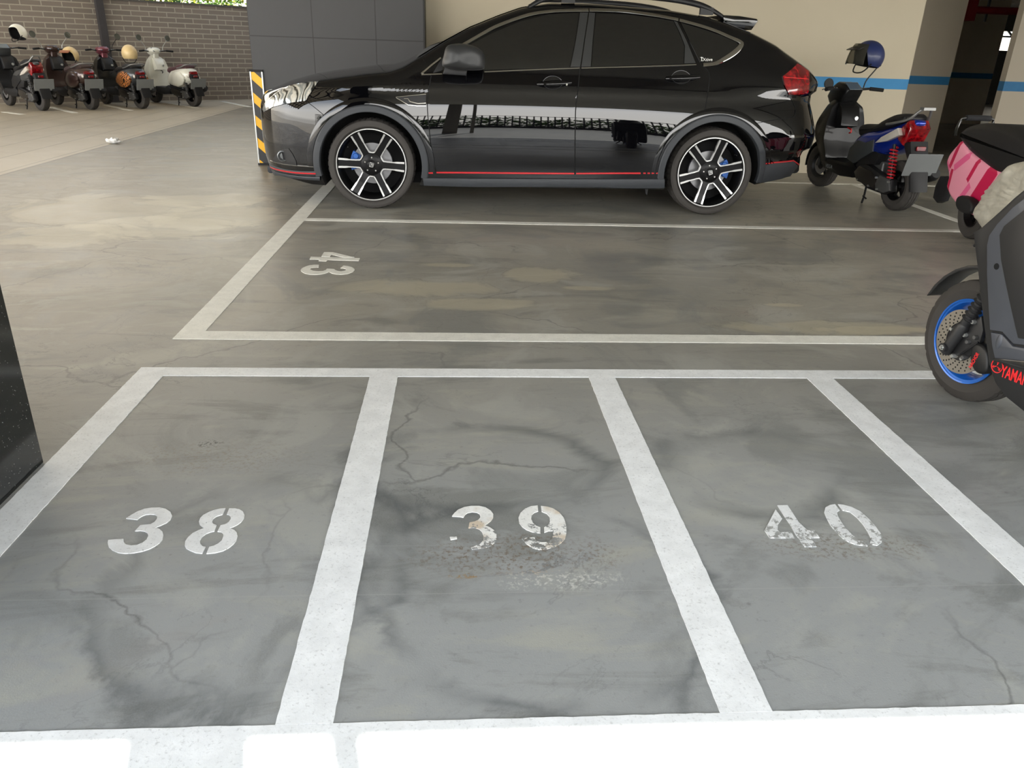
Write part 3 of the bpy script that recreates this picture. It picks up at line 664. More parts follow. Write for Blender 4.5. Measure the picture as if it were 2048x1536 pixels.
# doors: thin skins with real gaps between them
seamF = crom(H([(863, 149), (856, 190), (855, 220), (859, 264), (865, 316), (874, 347)]), 3)
seamM = crom(H([(1160, 136), (1155.5, 182), (1151, 223), (1150, 290), (1149.6, 349)]), 3)
seamR = crom(H([(1404, 131), (1418, 147), (1416, 182), (1409, 222)]), 3)
zbF, zbR = seamF[-1], hit(1322, 347)
def gap(L, d): return [(x + d, z) for x, z in L]
tF, tM1, tM2, tR = hit(863, 149.5), hit(1157, 137.5), hit(1163, 137.5), hit(1400, 132)
door_f = patch('front_door', gap(seamF, .004) + [(seamM[-1][0] - .004, seamM[-1][1])] + list(reversed(gap(seamM, -.004)))[1:] + [], .0035, BLACK, .008)
ra = [(x, z) for x, z in arc(RX, .470, 118, 186, 18)]
door_r = patch('rear_door', gap(seamM, .004) + [(ra[-1][0] + .01, seamM[-1][1] + .004)] + list(reversed(ra)) + list(reversed(gap(seamR, -.004))), .0035, BLACK, .008)
patch('rear_quarter', [(seamR[0][0] + .004, seamR[0][1])] + gap(seamR, .004)[1:] + [(x, z) for x, z in arc(RX, .470, 112, 32, 14)] + H([(1545, 222), (1600, 219), (1603, 190), (1592, 185), (1578, 150), (1560, 120), (1520, 108), (1480, 118), (1440, 133)]), .0020, BLACK, .004)
# arches, sills, lower lips
for nm, xc, a0, a1 in (('front_arch_trim', FX, -12, 193), ('rear_arch_trim', RX, -10, 192)):
    b = MB(); R = []
    for i in range(73):
        a = radians(a0 + (a1 - a0) * i / 72); ring = []
        for r, o_ in ((.380, -.035), (.382, .010), (.386, .014), (.424, .016), (.432, .010), (.434, -.004)):
            x, z = xc + r * cos(a), WZ + r * sin(a); ring.append(Vector((x, min(CY - yhalf(x, max(z, .17)), 6.09) - o_, z)))
        R.append(ring)
    b.rings(R); cb_build(b, nm, CLAD, ang=35)
    b = MB(); R = []                        # painted flare outside the cladding
    for i in range(61):
        a = radians(max(a0, -4) + (min(a1, 184) - max(a0, -4)) * i / 60); ring = []
        for r, o_ in ((.432, .002), (.436, .0075), (.462, .009), (.480, .004), (.484, -.006)):
            x, z = xc + r * cos(a), WZ + r * sin(a); ring.append(Vector((x, CY - yhalf(x, z) - o_, z)))
        R.append(ring)
    b.rings(R); cb_build(b, nm.replace('trim', 'flare'), BLACK, ang=35)
def band(name, top, bot, off, m, thick=.02, label=None, n=40):
    """skin between two lines given as (x,z) lists of equal length"""
    b = MB(); R = []
    T, Bt = crom(top, 6), crom(bot, 6)
    for p, q in zip(T, Bt):
        ring = []
        for t, o_ in ((0, -thick), (0, off * .5), (.06, off), (.35, off + .004), (.7, off + .002), (.97, off - .002), (1, -thick)):
            x, z = p[0] + (q[0] - p[0]) * t, p[1] + (q[1] - p[1]) * t; ring.append(surf(x, z, o_))
        R.append(ring)
    b.rings(R); return cb_build(b, name, m, ang=35, label=label)
band('side_skirt', H([(846, 355), (960, 356), (1150, 357), (1250, 357), (1328, 357)]), H([(848, 371), (960, 374), (1150, 373), (1250, 376), (1328, 376)]), .018, CLAD)
band('front_lip', H([(535, 333), (540, 338), (552, 343), (575, 348), (605, 352), (640, 353)]), H([(536, 343), (543, 348), (556, 351), (580, 356), (608, 359), (640, 361)]), .012, CLAD)
band('front_lip_upper', H([(535, 325), (541, 329), (552, 333), (575, 339), (605, 342), (640, 342)]), H([(535, 332), (540, 337), (552, 342), (575, 347), (605, 351), (640, 352)]), .009, CLAD)
band('rear_lip', H([(1519, 330), (1545, 326), (1575, 323), (1588, 321), (1594, 325), (1600, 330)]), H([(1512, 367), (1535, 364), (1560, 359), (1578, 354), (1590, 349), (1599, 342)]), .010, CLAD)
strip('pinstripe', H([(537, 331), (546, 336), (560, 340), (590, 345), (632, 347)]), .012, RED, .018)
strip('pinstripe', H([(849, 346), (866, 346)]), .011, RED, .006)
strip('pinstripe', H([(873, 345), (960, 345.5), (1060, 346.5), (1148, 347)]), .013, RED, .009)
strip('pinstripe', H([(1152, 347), (1220, 346.5), (1281, 346.5)]), .013, RED, .009)
for k in range(4): strip('pinstripe', H([(1286 + k * 8.5, 346.3), (1291 + k * 8.5, 346.3)]), .011, RED, .009)
strip('pinstripe', H([(1546, 325), (1570, 323), (1586, 321), (1593, 326), (1600, 332)]), .010, RED, .016)
for k in range(3): strip('pinstripe', H([(1530 + k * 5.5, 327 - k * .6), (1533 + k * 5.5, 327 - k * .6)]), .010, RED, .016)
# ---- glass house
patch('front_window', H([(884, 140), (893, 117), (935, 92), (985, 66), (1040, 43), (1098, 28.5), (1158, 25.5), (1150, 80), (1139, 134.5), (1060, 137), (969, 140)]), .004, GLASSB, .01)
patch('rear_window', H([(1192, 26.5), (1255, 29.5), (1310, 36), (1346, 42), (1358, 66), (1368, 92), (1366, 127.5), (1270, 131), (1183, 133.5), (1187, 80)]), .004, GLASSB, .01)
patch('quarter_window', H([(1361, 45), (1400, 57), (1440, 70), (1471, 84), (1477, 89), (1466, 101), (1451, 113), (1434, 122), (1416, 126.5), (1400, 124), (1380, 84)]), .004, GLASSB, .01)
patch('pillar_trim', H([(1160, 25), (1176, 25), (1168, 80), (1160, 133.5), (1141, 134), (1152, 80)]), .0045, TRIMK, .01)
patch('pillar_trim', H([(1178.5, 25), (1190, 26), (1185, 80), (1181, 133), (1162.5, 133.5), (1170, 80)]), .0045, TRIMK, .01)
patch('pillar_trim', H([(1348, 42), (1354, 43.5), (1374, 84), (1391, 126), (1368.5, 127), (1370, 92), (1360, 66)]), .0045, TRIMK, .01)
patch('mirror_sail', H([(866, 146), (883, 117), (893, 116), (884, 141)]), .0045, DK, .01)
strip('window_chrome', H([(843, 147), (862, 131), (882, 115.5)]), .016, CHROME, .010)
strip('window_chrome', H([(843, 149), (870, 148), (884, 147.5)]), .012, CHROME, .010)
strip('window_chrome', crom(H([(893, 108), (931, 86.5), (965, 67), (998, 50), (1057, 29.5), (1100, 22.5), (1140, 20.5), (1176.5, 20)]), 4), .022, CHROME, .012)
strip('window_chrome', crom(H([(1178.5, 20), (1215, 20.5), (1255, 23), (1314, 31), (1356, 39)]), 4), .022, CHROME, .012)
strip('window_chrome', crom(H([(1358.5, 39.7), (1400, 51), (1431, 61.5), (1460, 74), (1478, 82), (1483, 88), (1474, 100), (1457, 113), (1438, 123.5), (1424, 128), (1406, 129.5)]), 4), lambda t: .022 + .014 * math.exp(-((t - .62) / .22) ** 2), CHROME, .012)
strip('window_chrome', H([(969, 143.5), (1050, 140), (1159, 136)]), .011, CHROME, .010)
strip('window_chrome', H([(1162.5, 136), (1280, 133), (1392, 129)]), .011, CHROME, .010)
# windscreen on the loft surface
i0 = min(range(len(ss)), key=lambda i: abs((RG[i][NZ].x) + .30)); i1 = min(range(len(ss)), key=lambda i: abs((RG[i][NZ].x) - .52))
b = MB(); R = []
for i in range(i0, i1 + 1):
    rg = RG[i]; cutn = NZ + 1
    R.append([p + Vector((-.004, 0, .004)) for p in rg[cutn:len(rg) - cutn]])
b.rings(R, closed=False); cb_build(b, 'windscreen', GLASSB, fix=False)
# roof rail (near and far)
rp = crom([(*on_y(1050, 18, 6.33), 6.33), (*on_y(1068, 5, 6.34), 6.34), (*on_y(1100, -8, 6.36), 6.36), (*on_y(1180, -14, 6.36), 6.36), (*on_y(1260, -12, 6.36), 6.36), (*on_y(1340, -5, 6.36), 6.36), (*on_y(1400, 7, 6.36), 6.36), (*on_y(1436, 24, 6.36), 6.36), (*on_y(1464, 44, 6.36), 6.36)], 6)
for sd_ in (0, 1):
    b = MB(); pts = [Vector((x, y if sd_ == 0 else 2 * CY - y, z - .01)) for x, z, y in rp]
    b.tube(pts, [.010 + .014 * min(1, 4 * min(i, len(pts) - 1 - i) / len(pts)) for i in range(len(pts))], 10, flat=.8)
    for q in (.33, .80):
        p = pts[int(q * (len(pts) - 1))]; b.box(p - Vector((0, 0, .025)), (.10, .03, .05))
    cb_build(b, 'roof_rail', DK, ang=50)
# spoiler
sp0, sp1, sp2, sp3 = on_y(1444, 30, 6.36), on_y(1507, 38, 6.42), on_y(1510, 42, 6.42), on_y(1499, 60, 6.4)
b = MB(); b.slab([sp0, ((sp0[0] + sp1[0]) / 2, (sp0[1] + sp1[1]) / 2 + .006), sp1, sp2, sp3, (sp0[0] + .02, sp0[1] - .07)], 6.34, 7.46, .012); cb_build(b, 'rear_spoiler', BLACK, ang=40)
# ---- door furniture
def handle(parent, uv0, uv1, keyhole):
    a, c = hit(*uv0), hit(*uv1); mid = ((a[0] + c[0]) / 2 - .012, (a[1] + c[1]) / 2 + .002); L = c[0] - a[0]
    P = [(mid[0] + .075 * cos(t), mid[1] - .002 + .046 * sin(t) * abs(sin(t)) ** .3) for t in [2 * pi * k / 28 for k in range(28)]]
    patch('handle_recess', P, .0045, mat('handle_cup', (13, 13, 15), .15, 0, .6, 0), .004, .02, parent=parent)
    b = MB(); b.v = []; rr_ = [surf(x, z, .0052) for x, z in P]; b.tube(rr_ + [rr_[0]], .0018, 6); cb_build(b, 'recess_edge', mat('edge_grey', (44, 46, 50), .3, .4, .5, 0), parent)
    pts = [surf(a[0] + L * t, a[1] + (c[1] - a[1]) * t, .008 + .030 * sin(pi * min(1, max(0, t)) ** .8)) for t in [k / 12 for k in range(13)]]
    b = MB(); b.tube(pts, [.014 + .008 * sin(pi * k / 12) for k in range(13)], 12, flat=.62); cb_build(b, 'door_handle', BLACK, parent, ang=60)
    if keyhole:
        p = surf(a[0] + L * .86, a[1], .026); b = MB(); b.lathe([(.001, -.005), (.007, -.005), (.008, 0), (.008, .006)], c=p, n=16); cb_build(b, 'key_lock', CHROME, parent)
handle(door_f, (1075, 167), (1142, 164), True); handle(door_r, (1332, 156), (1398, 153), False)
# mirror
mp = [(895.5, 91), (925, 87), (951, 93), (966, 104), (970, 118), (970, 133), (964, 140), (935, 141), (908, 139), (888, 134), (884, 127), (887, 112)]
mq = crom([on_y(u, v, 5.87) for u, v in mp], 4, True)
b = MB(); cx = sum(p[0] for p in mq) / len(mq); cz = sum(p[1] for p in mq) / len(mq); R = []
for t, yy in ((.30, 5.795), (.62, 5.800), (.84, 5.818), (.95, 5.845), (1, 5.885), (1.0, 5.93), (.97, 5.965), (.9, 5.975)):
    R.append([Vector((cx + (x - cx) * t, yy + .12 * (x - cx), cz + (z - cz) * t)) for x, z in mq])
b.rings(R); mir = cb_build(b, 'side_mirror', mat('mirror_cap', (44, 45, 46), .42), ang=50)
b = MB(); a = surf(.0, 1.0, -.02); b.slab([(a.x - .12, .985), (a.x + .05, .98), (a.x + .06, 1.03), (a.x - .10, 1.04)], 5.93, a.y + .02, .01); cb_build(b, 'mirror_arm', DK, mir)
# fender vent, head lamp, tail lamp, fog lamp
vent = crom(H([(792, 194), (822, 191), (853, 188)]), 3) + list(reversed(crom(H([(853, 211), (836, 211), (816, 209), (803, 201)]), 3)))[::-1]
patch('fender_vent', H([(792, 194), (822, 191.5), (852, 188.5), (852, 211), (834, 211), (816, 209)]), .004, DK, .006, .02)
strip('vent_chrome', H([(792, 194), (822, 191), (852, 188)]), .007, CHROME, .009); strip('vent_chrome', H([(792, 195), (804, 202), (816, 209.5), (834, 211.5), (852, 211.5)]), .007, CHROME, .009)
strip('vent_chrome', H([(808, 197), (816, 197), (820, 203), (836, 207), (852, 206)]), .009, CHROME, .008)
LENS = mat('headlamp_lens', (206, 212, 214), .04, .0, 1.0, .0)
m = bpy.data.materials.new('headlamp_glass'); m.use_nodes = True; nt = m.node_tree; n = N(nt); b_ = nt.nodes['Principled BSDF']
tc = n('TexCoord').outputs['Object']; f = n('TexWave', {'Vector': tc, 'Scale': 4.5, 'Distortion': 11.0, 'Detail': 2.0, 'Detail Scale': 1.2}).outputs['Fac']
nt.links.new(n.ramp(f, [(.08, (30, 36, 38)), (.16, (196, 202, 202)), (.62, (236, 238, 236)), (.90, (160, 170, 176))]), b_.inputs['Base Color'])  # bright reflections painted into the lens colour, with dark pattern lines
b_.inputs['Metallic'].default_value = .75; b_.inputs['Roughness'].default_value = .18; b_.inputs['Coat Weight'].default_value = 1.0; b_.inputs['Coat Roughness'].default_value = .02
nt.links.new(n('Bump', {'Strength': .35, 'Distance': .01, 'Height': f}).outputs[0], b_.inputs['Normal'])
hl = patch('headlamp', H([(524, 218), (529, 207), (540, 195), (556, 182), (578, 171), (604, 165), (638, 161.5), (628, 176), (618, 190), (612, 201), (590, 204), (566, 208), (545, 214), (528, 224)]), .007, m, .012, .02)
strip('lamp_rim', H([(524, 219), (532, 204), (547, 191), (560, 181)]), .007, CHROME, .011, parent=hl)
m = bpy.data.materials.new('tail_lamp_red'); m.use_nodes = True; nt = m.node_tree; n = N(nt); b_ = nt.nodes['Principled BSDF']
tc = n('TexCoord').outputs['Object']; f = n.noise(tc, 22, 2, .5, .5)
nt.links.new(n.ramp(f, [(.35, (84, 5, 12)), (.52, (118, 8, 16)), (.66, (156, 14, 22))]), b_.inputs['Base Color']); b_.inputs['Roughness'].default_value = .12; b_.inputs['Coat Weight'].default_value = 1.0
TAIL = m
tl = patch('tail_lamp', H([(1594, 127), (1565, 152), (1568, 170), (1577, 189), (1592, 189.5), (1610, 188), (1616, 186), (1618, 164), (1617, 142), (1606, 134)]), .010, TAIL, .016, .02)
strip('lamp_line', H([(1568, 154), (1590, 156), (1616, 158)]), .006, mat('lamp_bright_red', (226, 60, 60), .2, var=0), .0125, parent=tl)
patch('reflector', H([(1594, 303), (1600, 298), (1602, 310), (1595, 315)]), .006, TAIL, .02, .02)
fogp = [(545, 322), (551, 309), (562, 300), (577, 297), (585, 308), (592, 322), (594, 333), (575, 331), (556, 328)]
fg_ = patch('fog_recess', H(fogp), .004, DK, .006, .02)
fx, fz = hit(566, 312); fp = surf(fx, fz, .0)
b = MB(); b.lathe([(.0, .01), (.022, .012), (.030, -.002), (.034, -.008), (.040, -.006), (.044, .02)], c=fp - Vector((0, .012, 0)), n=32); cb_build(b, 'fog_lamp', mat('lamp_reflector', (110, 112, 112), .25, .6), fg_)
strip('splitter_chrome', H([(540, 321), (556, 326), (590, 331), (640, 334)]), .004, CHROME, .010)
# bonnet and bumper shut lines
strip('shut_line', crom(H([(613, 203), (628, 214), (645, 228), (656, 238)]), 3), .004, WELL, .0025)
strip('shut_line', crom(H([(1498, 250), (1530, 243), (1560, 238), (1587, 233), (1590, 215), (1580, 195)]), 3), .004, WELL, .0045)
strip('shut_line', H([(842, 111), (853, 128)]), .003, WELL, .0025)
strip('shut_line', H([(612, 205), (618, 190), (630, 174), (639, 161)]), .003, WELL, .004)
for L_ in (seamF, seamM, seamR): strip('shut_line', L_, .0065, WELL, .0042, thick=.004)
# window sticker
WHT = mat('white_vinyl', (228, 228, 224), .5, var=0)
sx_, sz_ = hit(1400, 122); p = surf(sx_, sz_, .006)
Ms = Matrix.Translation(p - CARO) @ Matrix.Rotation(radians(90 - 26), 4, 'X') @ Matrix.Rotation(radians(2), 4, 'Z')
text_mesh('window_sticker', 'Xtive', .034, WHT, car, Ms @ Matrix.Translation((.020, 0, 0)), .0005, 1.0)
b = MB(); b.slab([(.004, 0), (.022, 0), (.014, .006), (.015, .022), (.026, .028), (.013, .027), (.012, .034), (.009, .027), (-.002, .030), (.010, .022), (.010, .006)], 0, .001, axes='XY'); b.v = [tuple(Ms @ Vector(v)) for v in b.v]; b.build('palm_sticker', WHT, car, smooth=False)
# ---- wheels
RUB = mat('tyre_rubber', (56, 53, 50), .75, var=.04, bump=.1); RIMK = mat('rim_black', (11, 11, 12), .42, 0, .08, 0, spec=.2); RIMS = mat('rim_machined', (208, 208, 206), .22, .7, var=0)
DISC = mat('brake_disc', (138, 138, 140), .35, .6); CALB = mat('caliper_blue', (40, 92, 168), .4)
def tyre(b, R, r, w_, nt_=180, notch=2, depth=.006, mi=0, n2=.3):
    """R outer, r bead radius, w_ width; notched shoulders"""
    h = w_ / 2
    prof_ = [(r, -h * .78), (r + .004, -h * .86), (r + (R - r) * .25, -h * .99), (r + (R - r) * .55, -h), (r + (R - r) * .58, -h * 1.0), (r + (R - r) * .82, -h * .93), (R - .012, -h * .84), (R - .004, -h * .72), (R, -h * .45), (R - .007, -h * .43), (R - .007, -h * .38), (R, -h * .36), (R, -.03 * h), (R - .007, -.02 * h), (R - .007, .02 * h), (R, .03 * h), (R, h * .36), (R - .007, h * .38), (R - .007, h * .43), (R, h * .45), (R - .004, h * .72), (R - .012, h * .84), (r + (R - r) * .5, h), (r, h * .8)]
    def rf(j, k, q):
        if j in (6, 7, 8, 11, 12, 15, 16, 19, 20, 21) and (k + (j > 11)) % (notch * 2) < 1: return q - depth
        return q
    b.lathe(prof_, n=nt_, rf=rf, mi=mi)
def car_wheel(name, x, yc, ang, side, cal_ang):
    b = MB(); tyre(b, WR, .262, .225); b.v = [(p[0], p[1] * side, p[2]) for p in b.v]
    o = b.build(name, RUB, car, ang=28); o.location = (x - CARO.x, yc - CARO.y, WZ)
    def part(b, nm, mt, ang_=40, label=None):
        b.v = [(p[0], p[1] * side, p[2]) for p in b.v]; return b.build(nm, mt, o, ang=ang_, label=label)
    b = MB(); b.lathe([(.262, -.090), (.266, -.100), (.262, -.106), (.256, -.106), (.252, -.100), (.244, -.092), (.236, -.055), (.228, .02), (.232, .09), (.262, .098)], n=120); part(b, 'rim', RIMK)
    b = MB(); b.lathe([(.2635, -.104), (.2635, -.1085), (.2560, -.1085), (.2545, -.103)], n=120); part(b, 'rim_edge', RIMS)
    b = MB(); b.lathe([(.0, -.080), (.040, -.080), (.066, -.074), (.086, -.066), (.088, -.040), (.080, .0), (.03, .04)], n=60); part(b, 'hub', RIMK)
    def pt(a, r, off, yy):
        ca, sa = cos(a), sin(a); return Vector((ca * r - sa * off, yy, sa * r + ca * off))
    def yl(r): return -.074 - (r - .09) * .13 - (.004 if r > .2 else 0)
    for k in range(6):
        a = radians(ang + 60 * k); b = MB(); R = []
        for r, wd in ((.05, .050), (.09, .026), (.15, .025), (.20, .028), (.247, .032)):
            y = yl(r) + .004; R.append([pt(a, r, -wd, y), pt(a, r, wd, y), pt(a, r, wd * .9, y + .035), pt(a, r, -wd * .9, y + .035)])
        b.rings(R)
        # raised edges
        for sg in (-1, 1):
            R = []
            for r, o1, w1 in ((.085, .0285, .004), (.12, .0265, .004), (.168, .0265, .0042), (.185, .0275, .0066), (.246, .0300, .0072)):
                y = yl(r); R.append([pt(a, r, sg * (o1 - w1), y - .003), pt(a, r, sg * (o1 + w1), y - .003), pt(a, r, sg * (o1 + w1), y + .02), pt(a, r, sg * (o1 - w1), y + .02)])
            b.rings(R, mi=1)
        a2 = radians(ang + 60 * k + 60); P = [pt(a, .112, .0268, yl(.1)), pt(a, .088, .0285, yl(.09)), pt((a + a2) / 2, .088, -.010, yl(.09)), pt((a + a2) / 2, .088, .010, yl(.09)), pt(a2, .088, -.0285, yl(.09)), pt(a2, .112, -.0268, yl(.1))]
        R = []
        for i, p in enumerate(P):
            t = (P[min(i + 1, 5)] - P[max(i - 1, 0)]); t.y = 0; t.normalize(); nn = Vector((t.z, 0, -t.x)) * .0043
            R.append([p - nn + Vector((0, -.003, 0)), p + nn + Vector((0, -.003, 0)), p + nn + Vector((0, .02, 0)), p - nn + Vector((0, .02, 0))])
        b.rings(R, mi=1)
        part(b, 'spoke', [RIMK, RIMS], 30)
    for k in range(5):
        a = radians(ang + 18 + 72 * k); b = MB(); p = pt(a, .052, 0, -.070); b.lathe([(.0, -.014), (.006, -.014), (.0085, -.008), (.0085, .01)], c=p, n=6); part(b, 'wheel_nut', CHROME)
    b = MB(); b.lathe([(.0, -.090), (.026, -.090), (.031, -.086), (.033, -.07)], n=40); cap = part(b, 'centre_cap', RIMK)
    b = MB(); A2 = radians(ang * 2 - 5)      # emblem: squared arch with a small n inside
    for q in ([(-.016, -.015), (-.0125, .018), (.0165, .012), (.0165, .0085), (-.0095, .0135), (-.0125, -.0155)], [(.0125, .012), (.0165, .012), (.014, -.017), (-.016, -.017), (-.016, -.0135), (.0105, -.0135)], [(-.006, -.010), (-.003, .008), (.008, .006), (.009, -.010), (.005, -.010), (.004, .002), (-.0005, .003), (-.002, -.010)]):
        b.slab([(x * cos(A2) - z * sin(A2), x * sin(A2) + z * cos(A2)) for x, z in q], -.0925, -.089)
    part(b, 'emblem', RIMS)
    b = MB(); b.lathe([(.07, .002), (.150, .002), (.152, .006), (.152, .022), (.07, .022)], n=80); b.lathe([(.06, -.03), (.075, -.03), (.078, .01)], n=60); part(b, 'brake_disc', DISC)
    b = MB(); R = []
    for i in range(9):
        a = radians(cal_ang - 26 + 52 * i / 8); R.append([pt(a, .100, 0, -.024), pt(a, .166, 0, -.024), pt(a, .170, 0, .04), pt(a, .100, 0, .04)])
    b.rings(R); 
    for q in (-16, 16): b.lathe([(.0, -.040), (.018, -.040), (.022, -.034), (.022, -.02)], c=pt(radians(cal_ang + q), .133, 0, 0), n=20)
    part(b, 'brake_caliper', CALB)
    b = MB(); b.lathe([(.0, .055), (.235, .055), (.238, .06), (0, .06)], n=60); part(b, 'dust_shield', WELL)
    b = MB(); p = pt(radians(144 if side > 0 and x < 0 else 38), .222, 0, -.080); b.cyl(p, p + Vector((.01, -.018, -.004)), .0035, 8); part(b, 'valve', CHROME)
car_wheel('front_wheel', FX, 6.145, -2.5, 1, 172); car_wheel('rear_wheel', RX, 6.145, 13.5, 1, 8)
for x in (FX, RX):
    b = MB(); tyre(b, WR, .262, .225, 60, 2); b.lathe([(.262, -.1), (.24, 0), (.262, .1)], n=60); b.lathe([(0, .06), (.25, .07)], n=60)
    o = b.build('rear_wheel' if x > 0 else 'front_wheel', RUB, car, ang=28); o.location = (x - CARO.x, 7.655 - CARO.y, WZ)
b = MB(); b.box((.65, CY, .22), (3.1, 1.35, .08)); b.cyl((FX, 6.3, WZ), (FX, 7.5, WZ), .04); b.cyl((RX, 6.3, WZ), (RX, 7.5, WZ), .05); cb_build(b, 'underbody', WELL, smooth=False)
# mud flap
p = hit(1300, 378); b = MB(); b.slab([(p[0] - .01, .20), (p[0] + .02, .20), (p[0] + .015, .13), (p[0] + .004, .14)], 6.15, 6.17); cb_build(b, 'drain_flap', DK)
# ================================================================== scooters
GUN = mat('engine_alloy', (92, 92, 92), .45, .5); ALLOY = mat('alloy', (190, 192, 190), .3, .8); SHINY = mat('gloss_black', (9, 9, 10), .3, 0, 1.0, 0)
SEATM = mat('seat_vinyl', (26, 25, 26), .55, var=.05, bump=.1); PLATE = mat('blank_plate', (112, 115, 115), .5, var=.02); AMB = mat('clear_indicator', (206, 200, 190), .15, .2, .6); MIRG = mat('mirror_glass', (214, 224, 228), .03, 1.0, 0, 0)
DASHD = mat('dark_mirror', (20, 22, 24), .2, 0, .3, 0)
DASHG = mat('dash_glass', (96, 110, 124), .08, .3, 1.0, 0)
def wheel(nm, root, x, R, W, cols=(None, None), disc=False, steer=0.0, drum=False, y=0.0, nseg=96, spokes=5):
    rim_m = cols[0] or RIMK; b = MB(); tyre(b, R, R * .60, W, nseg, 2, .004)
    o = b.build(nm, RUB, root, ang=28); o.location = (x, y, R); o.rotation_euler = (0, 0, steer)
    r = R * .60; b = MB(); b.lathe([(r + .004, -W * .36), (r + .006, -W * .40), (r - .006, -W * .41), (r - .014, -W * .30), (r - .03, -W * .12), (r - .03, W * .12), (r - .014, W * .30), (r - .006, W * .41), (r + .006, W * .40), (r + .004, W * .36)], n=72)
    b.lathe([(.0, -W * .34), (.034, -W * .34), (.038, W * .34), (0, W * .34)], n=32)
    for k in range(spokes):
        a = 2 * pi * k / spokes + .3; R_ = []
        for q, wd in ((.02, .020), (r * .5, .014), (r - .016, .017)):
            R_.append([Vector((q * cos(a) - s_ * wd * sin(a), yy, q * sin(a) + s_ * wd * cos(a))) for s_, yy in ((-1, -.012), (1, -.012), (1, .012), (-1, .012))])
        b.rings(R_)
    b.build('rim', rim_m, o, ang=35)
    if disc:
        b = MB(); b.lathe([(.04, .030), (.086, .030), (.086, .034), (.04, .034)], n=60); b.build('brake_disc', DISC, o)
        b = MB(); b.box((-.06, .04, .05), (.05, .04, .07)); b.build('brake_caliper', cols[1] or GUN, o, bevel=.006)
    return o
